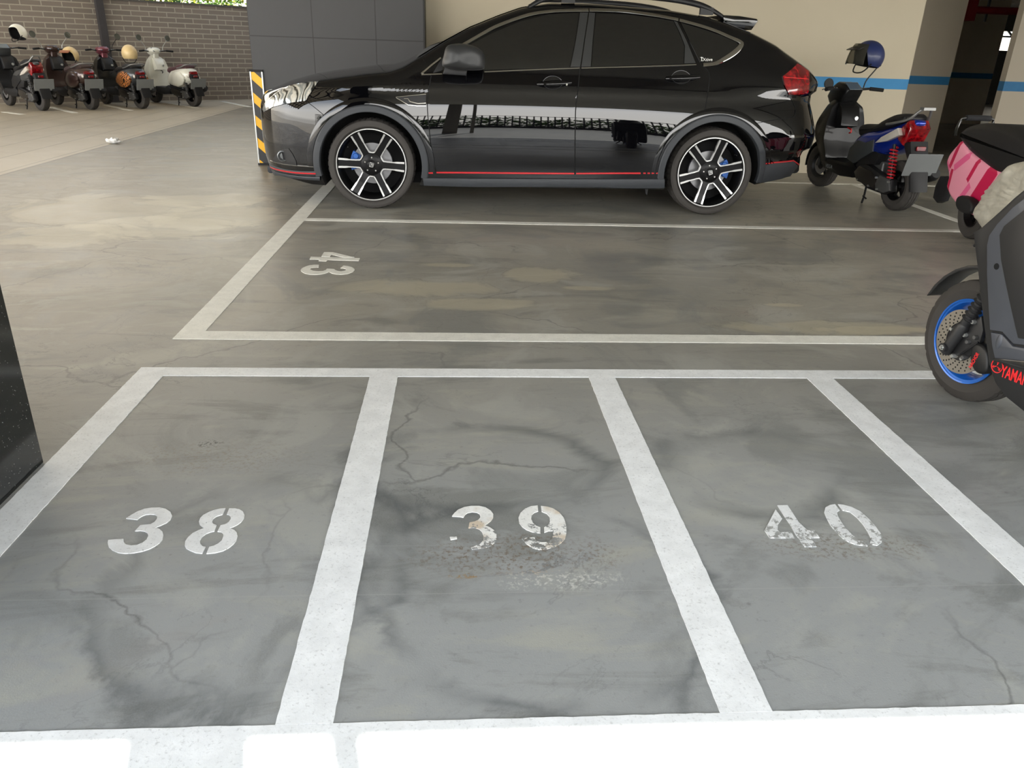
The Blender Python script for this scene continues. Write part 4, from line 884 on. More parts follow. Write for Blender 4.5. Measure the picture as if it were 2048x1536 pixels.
def scooter(name, label, cat, loc, rz, c, group=None, skip=(), sc=.96, style='sport', R=.215, steer=0.0, mirrors='both', low_left=False, turn=0.0, bar_dx=0.0, extra=None):
    root = empty(name, loc, rz, label, cat, group); root.scale = (sc, sc, sc)
    body_m, trim_m, seat_m, shield_m = c['body'], c.get('trim', DK), c.get('seat', SEATM), c.get('shield', SHINY)
    retro = style == 'retro'
    if 'rear_wheel' not in skip: wheel('rear_wheel', root, -.64, R, .125)
    if 'front_wheel' not in skip: wheel('front_wheel', root, .64, R, .105, disc=True, steer=steer, cols=(c.get('rim'), c.get('caliper')))
    K = lambda P_: [((-.3 + (x + .3) * .74) if x < -.3 else x, *r_) for x, *r_ in P_]
    # frame cradle and engine
    if 'engine' not in skip:
        b = MB(); b.slab([(-.70, .17), (-.60, .13), (-.36, .14), (-.16, .20), (-.08, .30), (-.16, .37), (-.34, .34), (-.50, .30), (-.68, .27)], .055, .135, .022); b.slab([(-.40, .36), (-.14, .32), (-.12, .44), (-.30, .50), (-.46, .46)], .02, .14, .02)
        eng = b.build('engine_case', DK, root)
        b = MB(); b.slab([(-.46, .165), (-.20, .185), (-.13, .26), (-.20, .325), (-.40, .30), (-.50, .23)], .12, .150, .014); b.build('drive_cover', mat('gloss_case', (44, 41, 38), .3, .3, .5), eng)
        b = MB(); b.slab([(-.70, .18), (-.62, .145), (-.50, .155), (-.47, .22), (-.52, .285), (-.66, .27)], .11, .142, .010); b.build('gear_case', GUN, eng)
        for q in ((-.67, .25), (-.53, .165), (-.49, .26), (-.40, .175), (-.22, .20)):
            b = MB(); b.cyl((q[0], .135, q[1]), (q[0], .156, q[1]), .010, 6); b.build('bolt', ALLOY, eng)
        b = MB(); b.box((-.30, 0, .30), (.30, .16, .18)); b.box((-.55, -.05, .24), (.16, .06, .08)); b.build('crankcase', GUN, eng, bevel=.015)
        # muffler on the right
        b = MB(); 'muffler' in skip or b.tube(crom([(-.20, -.09, .20), (-.30, -.12, .16), (-.42, -.13, .18)], 4), .018, 10); b.tube([(-.42, -.135, .19), (-.46, -.14, .21), (-.82, -.16, .34), (-.85, -.16, .352)], [.03, .055, .058, .04], 16); ('muffler' in skip) or b.build('muffler', DK, root, ang=40)
        # left shock with spring
        for sy in (.115, -.115):
            b = MB(); a0, a1 = Vector((-.655, sy, .24)), Vector((-.60, sy, .56)); b.cyl(a0, a1, .014, 10); b.cyl(a0 - Vector((0, .012, 0)), a0 + Vector((0, .012, 0)), .02, 12)
            sh = b.build('rear_shock', DK, root)
            b = MB(); pts = []
            ax = (a1 - a0); u = ax.cross(Vector((0, 1, 0))).normalized(); v = Vector((0, 1, 0))
            for k in range(9 * 14 + 1):
                t = k / (9 * 14); a = 2 * pi * 9 * t; pts.append(a0 + ax * (.12 + .80 * t) + (u * cos(a) + v * sin(a)) * .030)
            b.tube(pts, .0065, 6); b.build('spring', c.get('spring', GUN), sh)
    # tail body
    if 'tail' not in skip:
        if retro:
            b = MB(); b.loft(K([(-.90, .56, .05, .06), (-.86, .56, .10, .12), (-.76, .55, .15, .17), (-.58, .52, .18, .195), (-.38, .50, .18, .19), (-.20, .48, .17, .165), (-.10, .46, .14, .14), (-.04, .44, .08, .10)]), 32); tl_ = b.build('tail_body', body_m, root, ang=60)
            for sy in (1, -1):
                b = MB(); b.loft(K([(-.80, .50, .04, .02, 2, sy * .16), (-.70, .50, .11, .045, 2, sy * .165), (-.52, .49, .14, .055, 2, sy * .17), (-.32, .48, .12, .045, 2, sy * .165), (-.18, .46, .05, .02, 2, sy * .15)]), 24); b.build('side_cowl', c.get('cowl', body_m), tl_, ang=60)
        else:
            fn = lambda p: Vector((p.x, p.y * lerp(p.x, [-.76, -.63, -.45, -.2, .02], [.34, .62, .95, 1.05, .9]) * lerp(p.z, [.3, .5, .72, .8], [.9, 1.05, .95, .8]), p.z))
            b = MB(); b.slab(crom(K([(-.90, .745), (-.80, .66), (-.70, .55), (-.54, .46), (-.36, .43), (-.20, .36), (-.06, .32), (.02, .38), (.0, .52), (-.14, .61), (-.40, .655), (-.62, .71), (-.80, .77)]), 3, True), -.14, .14, .045, fn=fn); tl_ = b.build('tail_body', body_m, root, ang=50)
            for sy in (1, -1):
                b = MB(); b.slab([(-.36, .47), (-.10, .33), (.02, .36), (.0, .46), (-.10, .54), (-.22, .53), (-.34, .57)], sy * .125, sy * .152, .008); b.build('side_trim', trim_m, tl_, ang=30)
        if 'tail_lamp' not in skip:
            if retro:
                b = MB(); b.slab(K([(-.905, .50), (-.93, .53), (-.93, .60), (-.90, .635), (-.84, .63), (-.84, .50)]), -.085, .085, .02)
            else:
                fn = lambda p: Vector((p.x + abs(p.y) * .55, p.y, p.z)); b = MB(); b.slab(K([(-.97, .70), (-.88, .555), (-.76, .60), (-.80, .71), (-.90, .765)]), -.100, .100, .018, fn=fn)
            lamp = b.build('tail_lamp', TAIL, root, ang=40)
            for sy in (1, -1):
                b = MB()
                if retro: b.ball((-.72, sy * .105, .55), (.03, .02, .03), 14)
                else: b.slab([(-.66, .64), (-.52, .575), (-.38, .545), (-.44, .60), (-.62, .695)], sy * .10, sy * .146, .006, fn=lambda p: Vector((p.x, p.y * lerp(p.x, [-.66, -.38], [.92, 1.10]), p.z)))
                b.build('indicator', AMB, root, ang=40)
    if 'seat' not in skip:
        fn = lambda p: Vector((p.x, p.y * lerp(p.x, [-.70, -.52, -.3, .04], [.72, 1.0, 1.0, .55]), p.z))
        if retro: P_ = [(.0, .60), (-.02, .66), (-.14, .69), (-.34, .70), (-.44, .735), (-.62, .755), (-.76, .74), (-.80, .70), (-.72, .66), (-.4, .63), (-.1, .585)]
        else: P_ = [(.05, .61), (.02, .66), (-.12, .685), (-.28, .695), (-.38, .735), (-.54, .785), (-.70, .81), (-.78, .80), (-.80, .765), (-.70, .735), (-.46, .67), (-.2, .605), (-.02, .56)]
        b = MB(); b.slab(crom(K(P_), 3, True), -.135, .135, .04, fn=fn); b.build('seat', seat_m, root, ang=50)
    if 'grab_rail' not in skip:
        b = MB()
        if retro: b.tube(crom(K([(-.50, .15, .68), (-.66, .15, .70), (-.84, .12, .745), (-.90, .0, .755), (-.84, -.12, .745), (-.66, -.15, .70), (-.50, -.15, .68)]), 5), .011, 8)
        else:
            for sy in (1, -1): b.tube(crom(K([(-.50, sy * .13, .71), (-.66, sy * .12, .735), (-.82, sy * .09, .775), (-.90, sy * .055, .84), (-.94, sy * .03, .862)]), 5), .012, 8)
            b.box((-.77, 0, .862), (.05, .11, .022))
        b.build('grab_rail', mat('satin_rail', (128, 128, 126), .4, .6), root, ang=60)
    if 'plate' not in skip:
        b = MB(); b.slab([(-.76, .60), (-.84, .40), (-.90, .20), (-.875, .20), (-.80, .40), (-.66, .58)], -.085, .085, .012); mg = b.build('rear_mudguard', DK, root, ang=40)
        b = MB(); b.box((0, 0, 0), (.008, .32, .19)); pl = b.build('number_plate', PLATE, mg, smooth=False, bevel=.004); pl.location = (-.862, 0, .42); pl.rotation_euler = (0, radians(-14), 0)
        b = MB(); b.box((-.80, 0, .545), (.014, .085, .038)); b.build('reflector', TAIL, mg, bevel=.004)
    if 'floor' not in skip:
        b = MB(); b.slab([(.46, .30), (.40, .22), (.10, .185), (-.10, .20), (-.16, .30), (-.06, .36), (.02, .325), (.36, .325), (.42, .36)], -.155, .155, .025); b.build('floorboard', c.get('floor', DK), root, ang=40)
    if 'shield' not in skip:
        fn = lambda p: Vector((p.x - (abs(p.y) / .2) ** 2 * .07, p.y * lerp(p.z, [.18, .32, .5, .66, .80, .90], [.55, .85, 1.05, 1.0, .8, .45]), p.z))
        prof_ = [(.40, .20), (.36, .30), (.40, .45), (.42, .62), (.43, .78), (.46, .86), (.54, .88), (.62, .82), (.70, .66), (.70, .56), (.62, .44), (.56, .34), (.52, .24)]
        b = MB()
        ys = [-.2, -.16, -.10, -.04, .04, .10, .16, .2]; PP = crom(prof_, 3, True); cxx = sum(p[0] for p in PP) / len(PP); czz = sum(p[1] for p in PP) / len(PP)
        R_ = []
        for y_ in ys:
            k = 1.0 if abs(y_) < .15 else (.93 if abs(y_) < .19 else .80)
            R_.append([fn(Vector((cxx + (x - cxx) * (k if abs(y_) < .12 else k * .82), y_, czz + (z - czz) * k))) for x, z in PP])
        b.rings(R_); sh = b.build('leg_shield', shield_m, root, ang=55)
        # glove box / key panel on the inner face
        b = MB(); b.slab([(.40, .60), (.30, .63), (.31, .70), (.345, .80), (.42, .84), (.44, .70)], -.10, .10, .02); ip = b.build('inner_panel', c.get('inner', DK), sh, ang=40)
        b = MB(); b.lathe([(.0, -.01), (.018, -.01), (.022, 0), (.022, .02)], axis='X', c=(.305, -.05, .70), n=20); b.build('key_lock', ALLOY, ip)
        b = MB(); b.tube([(.33, .0, .61), (.27, .0, .60), (.265, .0, .575), (.29, .0, .565)], .008, 8); b.build('bag_hook', c.get('hook', DK), ip)
        # front lamp / side indicator
        for sy in (1, -1):
            b = MB(); b.ball((.60, sy * .135, .62), (.05, .018, .022), 14); b.build('front_indicator', AMB, sh)
    if 'fork' not in skip:
        b = MB()
        for sy in (1, -1): b.cyl((.64, sy * .062, .215), (.56, sy * .062, .48), .020, 14)
        b.build('front_fork', c.get('fork', GUN), root)
        b = MB(); P_ = [(.64 + r_ * cos(radians(a)), R + r_ * sin(radians(a))) for r_, aa in ((R + .035, range(-8, 150, 12)), (R + .018, range(148, -10, -12))) for a in aa]
        b.slab(P_, -.065, .065, .006); b.build('front_fender', c.get('fender', body_m), root, ang=40)
    # handlebar
    if 'bars' not in skip:
        before = set(root.children)
        ca = cos(steer); sa = sin(steer)
        if retro: b = MB(); b.loft([(.36, .97, .02, .05), (.39, .965, .05, .09), (.46, .95, .075, .12), (.56, .95, .07, .10), (.62, .95, .05, .06)], 24); b.slab([(.44, .74), (.40, .80), (.40, .93), (.56, .93), (.56, .80)], -.055, .055, .02)
        else: b = MB(); b.slab([(.44, .80), (.385, .90), (.36, .955), (.42, 1.00), (.52, 1.02), (.62, .97), (.68, .88), (.62, .82), (.54, .78)], -.105, .105, .03, fn=lambda p: Vector((p.x, p.y * lerp(p.x, [.36, .50, .68], [.95, 1.1, .55]), p.z)))
        hs = b.build('headset_cowl', c.get('headset', body_m), root, ang=50)
        b = MB(); b.box((0, 0, 0), (.105, .155, .012)); d = b.build('instrument', DASHG, hs, bevel=.005); d.location = (.405, 0, .985); d.rotation_euler = (0, radians(-38), 0)
        b = MB(); b.tube(crom([(.38, .345, .955), (.42, .26, .965), (.47, .10, .95), (.47, -.10, .95), (.42, -.26, .965), (.38, -.345, .955)], 4), .011, 8); b.build('handlebar', DK, root)
        for sy in (1, -1):
            b = MB(); b.cyl((.43, sy * .235, .963), (.377, sy * .355, .954), .0175, 14); b.build('grip', mat('grip_rubber', (14, 14, 14), .8), root)
            b = MB(); b.tube(crom([(.455, sy * .15, .965), (.475, sy * .22, .966), (.44, sy * .34, .950)], 3), .006, 6); b.build('brake_lever', ALLOY, root)
            if mirrors == 'none' or (mirrors == 'left' and sy < 0) or (mirrors == 'right' and sy > 0): continue
            zl = -.19 if (low_left and sy > 0) else 0; yl_ = -.02 if zl else 0
            b = MB(); b.tube(crom([(.45, sy * .17, .97), (.45, sy * .19, 1.04 + zl * .4), (.44, sy * (.26 + yl_), 1.13 + zl * .9), (.44, sy * (.285 + yl_), 1.16 + zl)], 4), .006, 8); st = b.build('mirror_stem', c.get('stem', DK), root)
            b = MB(); b.lathe([(.001, .018), (.030, .016), (.052, .004), (.056, -.006)], axis='X', n=28); mh = b.build('mirror_head', c.get('mirror', DK), st); mh.location = (.44, sy * (.30 + yl_), 1.19 + zl); mh.rotation_euler = (0, radians(9), 0)
            if low_left: mh.hide_render = False; mh.scale = (1, 1.0, .92)
            b = MB(); b.lathe([(.0, -.006), (.052, -.0065), (.0535, -.004)], axis='X', n=28); b.build('mirror_face', MIRG if not low_left else DASHD, mh)
            if low_left and sy < 0: mh.scale = (.4, .5, .5)
    if 'bars' not in skip and turn:
        pv = Vector((.52, 0, 0)); Rt = Matrix.Rotation(turn, 3, 'Z')
        for o_ in set(root.children) - before: o_.location = pv - Rt @ pv + Vector((bar_dx, 0, 0)); o_.rotation_euler = (0, 0, turn)
    if 'stand' not in skip:
        b = MB()
        for sy in (1, -1): b.tube([(-.26, sy * .07, .18), (-.30, sy * .10, .06), (-.33, sy * .13, .008)], .010, 8)
        b.cyl((-.27, -.09, .17), (-.27, .09, .17), .010, 8); b.tube([(-.30, .10, .06), (-.36, .15, .075), (-.41, .15, .06)], .008, 6); b.build('centre_stand', DK, root)
    return root
def helmet(name, label, loc, r, shell, rot=(0, 0, 0), lining=None, visor=None, peak=None):
    """open-face helmet, opening towards local -X"""
    root = empty(name, loc, 0, label, 'helmet'); root.rotation_euler = rot
    b = MB(); n = 36; m = 20; lin = lining or mat('helmet_lining', (16, 16, 17), .9)
    def shellp(rr):
        G = []
        for i in range(m + 1):
            el = pi / 2 - (pi / 2 + .62) * i / m; row = []
            for k in range(n + 1):
                az = (k / n) * 2 * pi
                # face opening around az = pi
                d = abs(az - pi); el2 = el
                lim = -.62
                op = max(0.0, 1 - (d / 1.12) ** 6)
                lo = lim + (.62 + .38) * (op if d < 1.12 else 0)
                e = pi / 2 - (pi / 2 - lo) * i / m
                row.append(Vector((rr * 1.14 * cos(e) * cos(az), rr * .96 * cos(e) * sin(az), rr * 1.08 * sin(e))))
            G.append(row)
        return G
    O, I = shellp(r), shellp(r * .88)
    b.rings(O, closed=False, cap=False); b.rings([list(reversed(q)) for q in I], closed=False, cap=False, mi=1); b.rings([O[-1], I[-1]], closed=False, cap=False, mi=1)
    b.build('shell', [shell, lin], root, ang=50)
    b = MB(); b.tube(crom([(-.2 * r, .86 * r, -.5 * r), (-.5 * r, .5 * r, -1.1 * r), (-.5 * r, -.5 * r, -1.1 * r), (-.2 * r, -.86 * r, -.5 * r)], 4), .006, 6); b.build('chin_strap', lin, root)
    if visor:
        b = MB(); R_ = []
        for i in range(7):
            e = .55 - 1.15 * i / 6; q = r * (1.12 + .30 * (i / 6)); R_.append([Vector((-q * cos(a) * cos(e * .7) - .02, .95 * q * sin(a) * .9, r * .1 + q * sin(e))) for a in [-.95 + 1.9 * k / 16 for k in range(17)]])
        b.rings(R_, closed=False, cap=False); v = b.build('visor', visor, root, fix=False); md = v.modifiers.new('s', 'SOLIDIFY'); md.thickness = .002
    if peak:
        b = MB(); b.slab([(-r * 1.0, r * .55), (-r * 1.55, r * .22), (-r * 1.50, r * .18), (-r * .98, r * .40)], -r * .62, r * .62, .006); b.build('peak', peak, root)
    return root
# ---- blue scooter behind the car, helmet on its right mirror
BLUE = mat('metallic_blue', (18, 46, 150), .25, .5, 1.0, .03)
DKS = mat('dark_satin', (12, 12, 13), .45, 0, .15, 0, spec=.3)
sc1 = scooter('scooter', 'blue and black scooter with a red rear spring parked behind the car', 'scooter', (3.665, 7.04, 0), radians(96), dict(body=BLUE, trim=mat('matte_grey', (58, 62, 64), .5), spring=mat('spring_red', (190, 34, 44), .45), hook=mat('hook_red', (200, 36, 36), .5), headset=DKS, fender=DKS, rim=DK, shield=DKS, inner=DKS, floor=DKS), mirrors='both', low_left=True, steer=radians(8), turn=radians(12))
Ms = Matrix.Translation((-.0, .163, .25)) @ Matrix.Rotation(radians(180), 4, 'Z') @ Matrix.Rotation(radians(90), 4, 'X')
text_mesh('name_badge', 'VEGA', .05, mat('badge_grey', (120, 124, 126), .4, var=0), sc1, Matrix.Translation((.34, .158, .235)) @ Matrix.Rotation(radians(180), 4, 'Z') @ Matrix.Rotation(radians(90), 4, 'X'), .001)
helmet('helmet', 'dark blue open-face helmet with a smoked visor hung over the blue scooter', (3.745, 7.46, 1.20), .128, mat('helmet_navy', (28, 40, 84), .45, 0, .2), (0, radians(8), radians(10)), visor=mat('smoked_visor', (120, 118, 108), .05, 0, 0, 0, trans=.85, ior=1.1), peak=DK)
# ---- row by the brick wall
RZ = radians(139)
def at_(u, v): return g(u, v)
def row(label, rear_uv, c, style, **k):
    rx_, ry_ = g(*rear_uv); rz = k.pop('rz', RZ); d = Vector((cos(rz), sin(rz)));
    return scooter('scooter', label, 'scooter', (rx_ + d.x * .60, ry_ + d.y * .60, 0), rz, c, 'scooters by the brick wall', style=style, **k)
GRY = mat('graphite_paint', (70, 72, 74), .35, .3, .5); BRN = mat('brown_paint', (62, 44, 40), .3, .3, .8); IVO = mat('ivory_paint', (226, 226, 214), .28, 0, .8, .02); PLUM = mat('plum_paint', (120, 60, 72), .3, .3, .7)
row('grey scooter with a bright red tail lamp, at the left edge by the brick wall', (86, 221), dict(body=GRY, shield=DK, headset=GRY, fender=DK), 'sport', mirrors='none')
row('dark brown scooter with a chrome grab rail and one raised mirror by the brick wall', (184, 219), dict(body=BRN, shield=BRN, headset=BRN, fender=BRN, seat=mat('brown_seat', (74, 60, 58), .6), stem=ALLOY, mirror=ALLOY), 'retro')
m = bpy.data.materials.new('printed_cowl'); m.use_nodes = True; nt = m.node_tree; n = N(nt); b_ = nt.nodes['Principled BSDF']
tc = n('TexCoord').outputs['Object']; v = n('TexVoronoi', {'Vector': tc, 'Scale': 9.0}, feature='F1').outputs['Distance']; f = n.m('FRACT', n.m('MULTIPLY', v, 5.0))
nt.links.new(n.mix(n.step(f, .45, .55), s2l((30, 24, 22)), s2l((206, 132, 70))), b_.inputs['Base Color']); b_.inputs['Roughness'].default_value = .4
row('dark scooter with an orange printed side panel and a plum headset by the brick wall', (284, 217), dict(body=mat('dark_grey_paint', (52, 55, 58), .35, .2, .5), cowl=m, shield=SHINY, headset=PLUM, fender=DK), 'retro', mirrors='right')
row('ivory white scooter with two chrome mirrors and a brown seat by the brick wall', (388, 213), dict(body=IVO, shield=IVO, headset=IVO, fender=IVO, inner=IVO, seat=mat('plum_seat', (84, 56, 60), .6), stem=ALLOY, mirror=ALLOY), 'retro', rz=radians(141))
WHH = mat('helmet_white', (232, 230, 216), .35, 0, .4, .02); CRM = mat('helmet_cream', (222, 196, 144), .4, 0, .3, .05)
p = on_y(36, 66, 14.2); helmet('helmet', 'white helmet hung on the grey scooter at the left edge', (p[0], 14.2, p[1]), .125, WHH, (radians(-10), radians(15), radians(68)))
p = on_y(141, 111, 14.55); helmet('helmet', 'cream helmet lying on the brown scooter, opening to the front', (p[0], 14.55, p[1]), .130, CRM, (0, radians(5), radians(84)), peak=mat('peak_brown', (150, 92, 56), .5))
p = on_y(259, 107, 15.15); helmet('helmet', 'cream helmet standing on the seat of the scooter with the orange printed panel', (p[0], 15.15, p[1]), .135, CRM, (0, 0, radians(-60)))
# ---- local side planes of the two scooters cut by the right edge of the photo
def side_plane(ox, oy, rz, sc):
    f = Vector((cos(rz), sin(rz), 0)); l = Vector((-sin(rz), cos(rz), 0)); O = Vector((ox, oy, 0))
    def at(u, v, yo):
        d = ray(u, v); C0 = Vector((0, 0, CAM_H)); t = ((O + l * yo * sc - C0).dot(l)) / d.dot(l); p = C0 + d * t - O
        return (p.dot(f) / sc, p.z / sc)
    return at
# ---- black scooter, front wheel with blue rim
YZ = radians(99); YS = .96; d = Vector((cos(YZ), sin(YZ))); FWx, FWy = 1.925, 2.572
YO = (FWx - d.x * .64 * YS, FWy - d.y * .64 * YS, 0)
BLKM = mat('matte_black_panel', (34, 34, 35), .5, 0, .1, .03); GRYP = mat('grey_panel', (74, 77, 84), .42, .15, .1, .04)
ys = scooter('scooter', 'black scooter with a blue front wheel rim and red lettering at the right edge', 'scooter', YO, YZ, dict(body=SHINY, headset=BLKM), skip=('front_wheel', 'shield', 'fork'), sc=YS, turn=radians(20), bar_dx=-.30, mirrors='none')
at = side_plane(YO[0], YO[1], YZ, YS)
# wheel
RB = mat('rim_blue', (24, 98, 190), .3, .3, .5)
R = .236; b = MB(); tyre(b, R, .158, .11, 130, 4, .004); fw = b.build('front_wheel', RUB, ys, ang=28); fw.location = (.64, 0, R)
b = MB(); b.lathe([(.158, .052), (.164, .054), (.164, .050), (.150, .047), (.143, .036), (.134, .012), (.134, -.02), (.150, -.045), (.162, -.052)], n=96)
for k in range(5):
    a = 2 * pi * k / 5 + .2; R_ = []
    for q, wd in ((.02, .03), (.07, .014), (.142, .018)): R_.append([Vector((q * cos(a) - s_ * wd * sin(a), yy, q * sin(a) + s_ * wd * cos(a))) for s_, yy in ((-1, -.012), (1, -.012), (1, .014), (-1, .014))])
    b.rings(R_)
b.build('rim', RB, fw, ang=35)
b = MB(); n_ = 96; R_ = []
for q, y in ((.074, .074), (.124, .074), (.124, .078), (.074, .078)): R_.append([(q * cos(2 * pi * k / n_), y, q * sin(2 * pi * k / n_)) for k in range(n_)])
b.rings(R_, loop=True, cap=False); dsk = b.build('brake_disc', mat('drilled_disc', (150, 144, 134), .35, .6), fw)
b = MB()
for k in range(24):
    for j, q in enumerate((.080, .091, .102, .113)):
        a = 2 * pi * k / 24 + j * .085; b.lathe([(.0, .0786), (.0034, .0786), (.0034, .076)], c=(q * cos(a), 0, q * sin(a)), n=8)
tag(b.build('disc_holes', WELL, dsk, smooth=False), kind='stuff')
b = MB(); b.lathe([(.0, .080), (.030, .080), (.036, .074), (.050, .070), (.060, .074), (.076, .073), (.076, .03)], n=48); b.build('hub', BLKM, fw)
for k in range(5):
    a = 2 * pi * k / 5 + .5; b = MB(); b.cyl((.066 * cos(a), .066, .066 * sin(a)), (.066 * cos(a), .084, .066 * sin(a)), .0065, 12); b.build('bolt', ALLOY, fw)
# fork leg: from the axle boss up to the right behind the shield
ax_ = at(1897, 694, .125); up = at(1960, 600, .125)
ax_ = Vector((ax_[0], .125, ax_[1])); up = Vector((up[0], .115, up[1])); dd = (up - ax_)
b = MB(); b.tube([ax_ - dd * .14, ax_ - dd * .10, ax_ + dd * .45, ax_ + dd * .5], [.010, .021, .024, .019], 20); b.tube([ax_ + dd * .5, ax_ + dd * 1.9], .019, 16)
for k in range(7): b.lathe([(.019, -.006), (.026, 0), (.019, .006)], n=24, axis='Z', M=dd.to_track_quat('Z', 'Y').to_matrix(), c=ax_ + dd * (.62 + k * .085))
b.cyl(ax_ + Vector((0, -.09, 0)), ax_ + Vector((0, .03, 0)), .017, 18); fk = b.build('front_fork', BLKM, ys, ang=40)
b = MB(); b.cyl(ax_ + Vector((0, .022, 0)), ax_ + Vector((0, .031, 0)), .011, 6); b.cyl(ax_ + Vector((0, .022, 0)), ax_ + Vector((0, .038, 0)), .006, 12); b.build('axle_nut', ALLOY, fk)
# caliper bracket and caliper
def pl(pts, y): return [at(u, v, y) for u, v in pts]
b = MB(); b.slab(pl([(1900, 676), (1925, 655), (1945, 640), (1962, 632), (1966, 660), (1958, 690), (1940, 712), (1905, 712), (1896, 700)], .11), .090, .110, .006); br_ = b.build('caliper_bracket', BLKM, ys)
b = MB(); b.slab(crom(pl([(1944, 692), (1958, 688), (1972, 700), (1976, 725), (1972, 745), (1956, 748), (1944, 735), (1940, 715)], .13), 3, True), .084, .132, .010); cl = b.build('brake_caliper', mat('caliper_black', (24, 24, 25), .45), ys, ang=50)
for u, v, m_ in ((1945, 644, ALLOY), (1928, 670, ALLOY), (1934, 684, GUN), (1949, 675, GUN), (1904, 712, ALLOY), (1958, 716, ALLOY), (1925, 715, GUN)):
    q = at(u, v, .12); b = MB(); b.lathe([(.0, .123), (.007, .123), (.009, .119), (.009, .10)], c=(q[0], 0, q[1]), n=14); b.build('bolt', m_, br_)
REDP = mat('red_lettering', (226, 40, 44), .4, var=0)
q0, q1 = Vector(at(1940, 742, .1)), Vector(at(1950, 694, .1)); an = atan2(q1.y - q0.y, q1.x - q0.x)
# text frame on the left flank: local x axis of the text runs backwards (-X), up is +Z, facing +Y
def flank(q, y, rot=0.0): return Matrix.Translation((q[0], y, q[1])) @ Matrix.Rotation(pi, 4, 'Z') @ Matrix.Rotation(pi / 2, 4, 'X') @ Matrix.Rotation(rot, 4, 'Z')
text_mesh('lettering', 'NACHOR', .021, REDP, cl, flank(at(1942, 738, .132), .1323, radians(76)), .0004, .75, .0004)
b = MB(); b.tube(crom([(at(1930, 708, .1)[0], .118, at(1930, 708, .1)[1]), (at(1945, 700, .1)[0], .126, at(1945, 700, .1)[1]), (at(1966, 684, .1)[0], .12, at(1966, 684, .1)[1])], 4), .004, 8); b.build('brake_hose', DK, ys)
# leg shield flank
sil = [(1942, 463), (1958, 454), (1994, 422), (2025, 393), (2048, 374), (2085, 352), (2120, 352), (2140, 420), (2150, 560), (2170, 700), (2175, 840), (2130, 862), (2090, 852), (2048, 829), (2006, 795), (1986, 767), (1973, 730), (1965.6, 672), (1958, 610), (1951.6, 548), (1944, 486)]
P_ = pl(sil, .17)
b = MB(); b.slab(P_, -.17, .17, .02, fn=lambda p: Vector((p.x + (abs(p.y) / .17) ** 2 * -.0, p.y, p.z))); lsh = b.build('leg_shield', BLKM, ys, ang=30)
def panel(nm, pts, m_, y0, th, bev=.006, par=lsh): b = MB(); b.slab(pl(pts, y0), y0 - .01, y0 + th, bev); return b.build(nm, m_, par, ang=40)
panel('flank_panel', [(1984, 470), (2000, 447), (2030, 415), (2060, 392), (2085, 392), (2105, 500), (2120, 660), (2115, 700), (2050, 690), (2032, 688), (2010, 664), (1985, 660), (1982, 610), (1979, 548), (1979, 490)], GRYP, .17, .014)
panel('inner_panel', [(2001, 470), (2010, 452), (2040, 428), (2062, 410), (2080, 410), (2095, 500), (2110, 650), (2105, 682), (2050, 678), (2038, 676), (2026, 625), (2012, 560), (2004, 520)], BLKM, .184, .006, .003)
panel('lower_flank', [(1985, 664), (2008, 668), (2030, 692), (2055, 696), (2120, 712), (2122, 740), (2048, 728), (2010, 724), (1993, 716), (1987, 690)], GRYP, .17, .010)
panel('foot_rail', [(1991, 716), (2015, 718), (2060, 722), (2120, 738), (2122, 752), (2048, 738), (1991, 722)], SHINY, .18, .012, .004)
q = at(1993, 533, .184); b = MB(); b.lathe([(.0, .1855), (.010, .1855), (.012, .183)], c=(q[0], 0, q[1]), n=20); b.build('screw_hole', WELL, lsh)
q = at(1998, 683, .18); b = MB(); b.ball((q[0], .179, q[1]), (.012, .006, .028), 16); b.build('screw_cover', GRYP, lsh)
qa, qb = Vector(at(2000, 752, .172)), Vector(at(2048, 771, .172)); an = atan2(qb.y - qa.y, -(qb.x - qa.x)); L_ = (qb - qa).length
text_mesh('lettering', 'YAMAHA', .058, REDP, lsh, flank(qa, .1712, an), .0006, .56, .0010)
q = Vector(at(1994, 732, .172)); b = MB()
for r_ in (.024, .0):
    if r_: b.v += []; 
R_ = [[(q.x + rr * cos(2 * pi * k / 40), y, q.y + rr * sin(2 * pi * k / 40)) for k in range(40)] for rr, y in ((.022, .171), (.025, .1722), (.0225, .1722), (.0225, .171))]
b.rings(R_[:3], cap=False)
for k in range(3):
    a = 2 * pi * k / 3 + pi / 2; nn = Vector((-sin(a), cos(a)))
    for s0, s1, w0 in ((.003, .020, .003),):
        p0, p1 = q + Vector((cos(a), sin(a))) * s0, q + Vector((cos(a), sin(a))) * s1
        b.slab([tuple(p0 - nn * .0015), tuple(p1 - nn * .0015), tuple(p1 + Vector((cos(a), sin(a))) * .002), tuple(p1 + nn * .0015), tuple(p0 + nn * .0015)], .171, .1722)
    for s1 in (-1, 1):
        p1 = q + Vector((cos(a), sin(a))) * .015 + nn * s1 * .004; b.slab([tuple(p1 - nn * .0012), tuple(p1 + Vector((cos(a), sin(a))) * .004), tuple(p1 + nn * .0012), tuple(p1 - Vector((cos(a), sin(a))) * .004)], .171, .1722)
b.build('fork_emblem', REDP, lsh, smooth=False)
# front fender hugging the wheel behind the shield
b = MB(); P2 = [(.64 + r_ * cos(radians(a)), R + r_ * sin(radians(a))) for r_, aa in ((R + .055, range(20, 112, 12)), (R + .040, range(108, 18, -12))) for a in aa]; b.slab(P2, -.06, .04, .006); b.build('front_fender', BLKM, ys, ang=40)
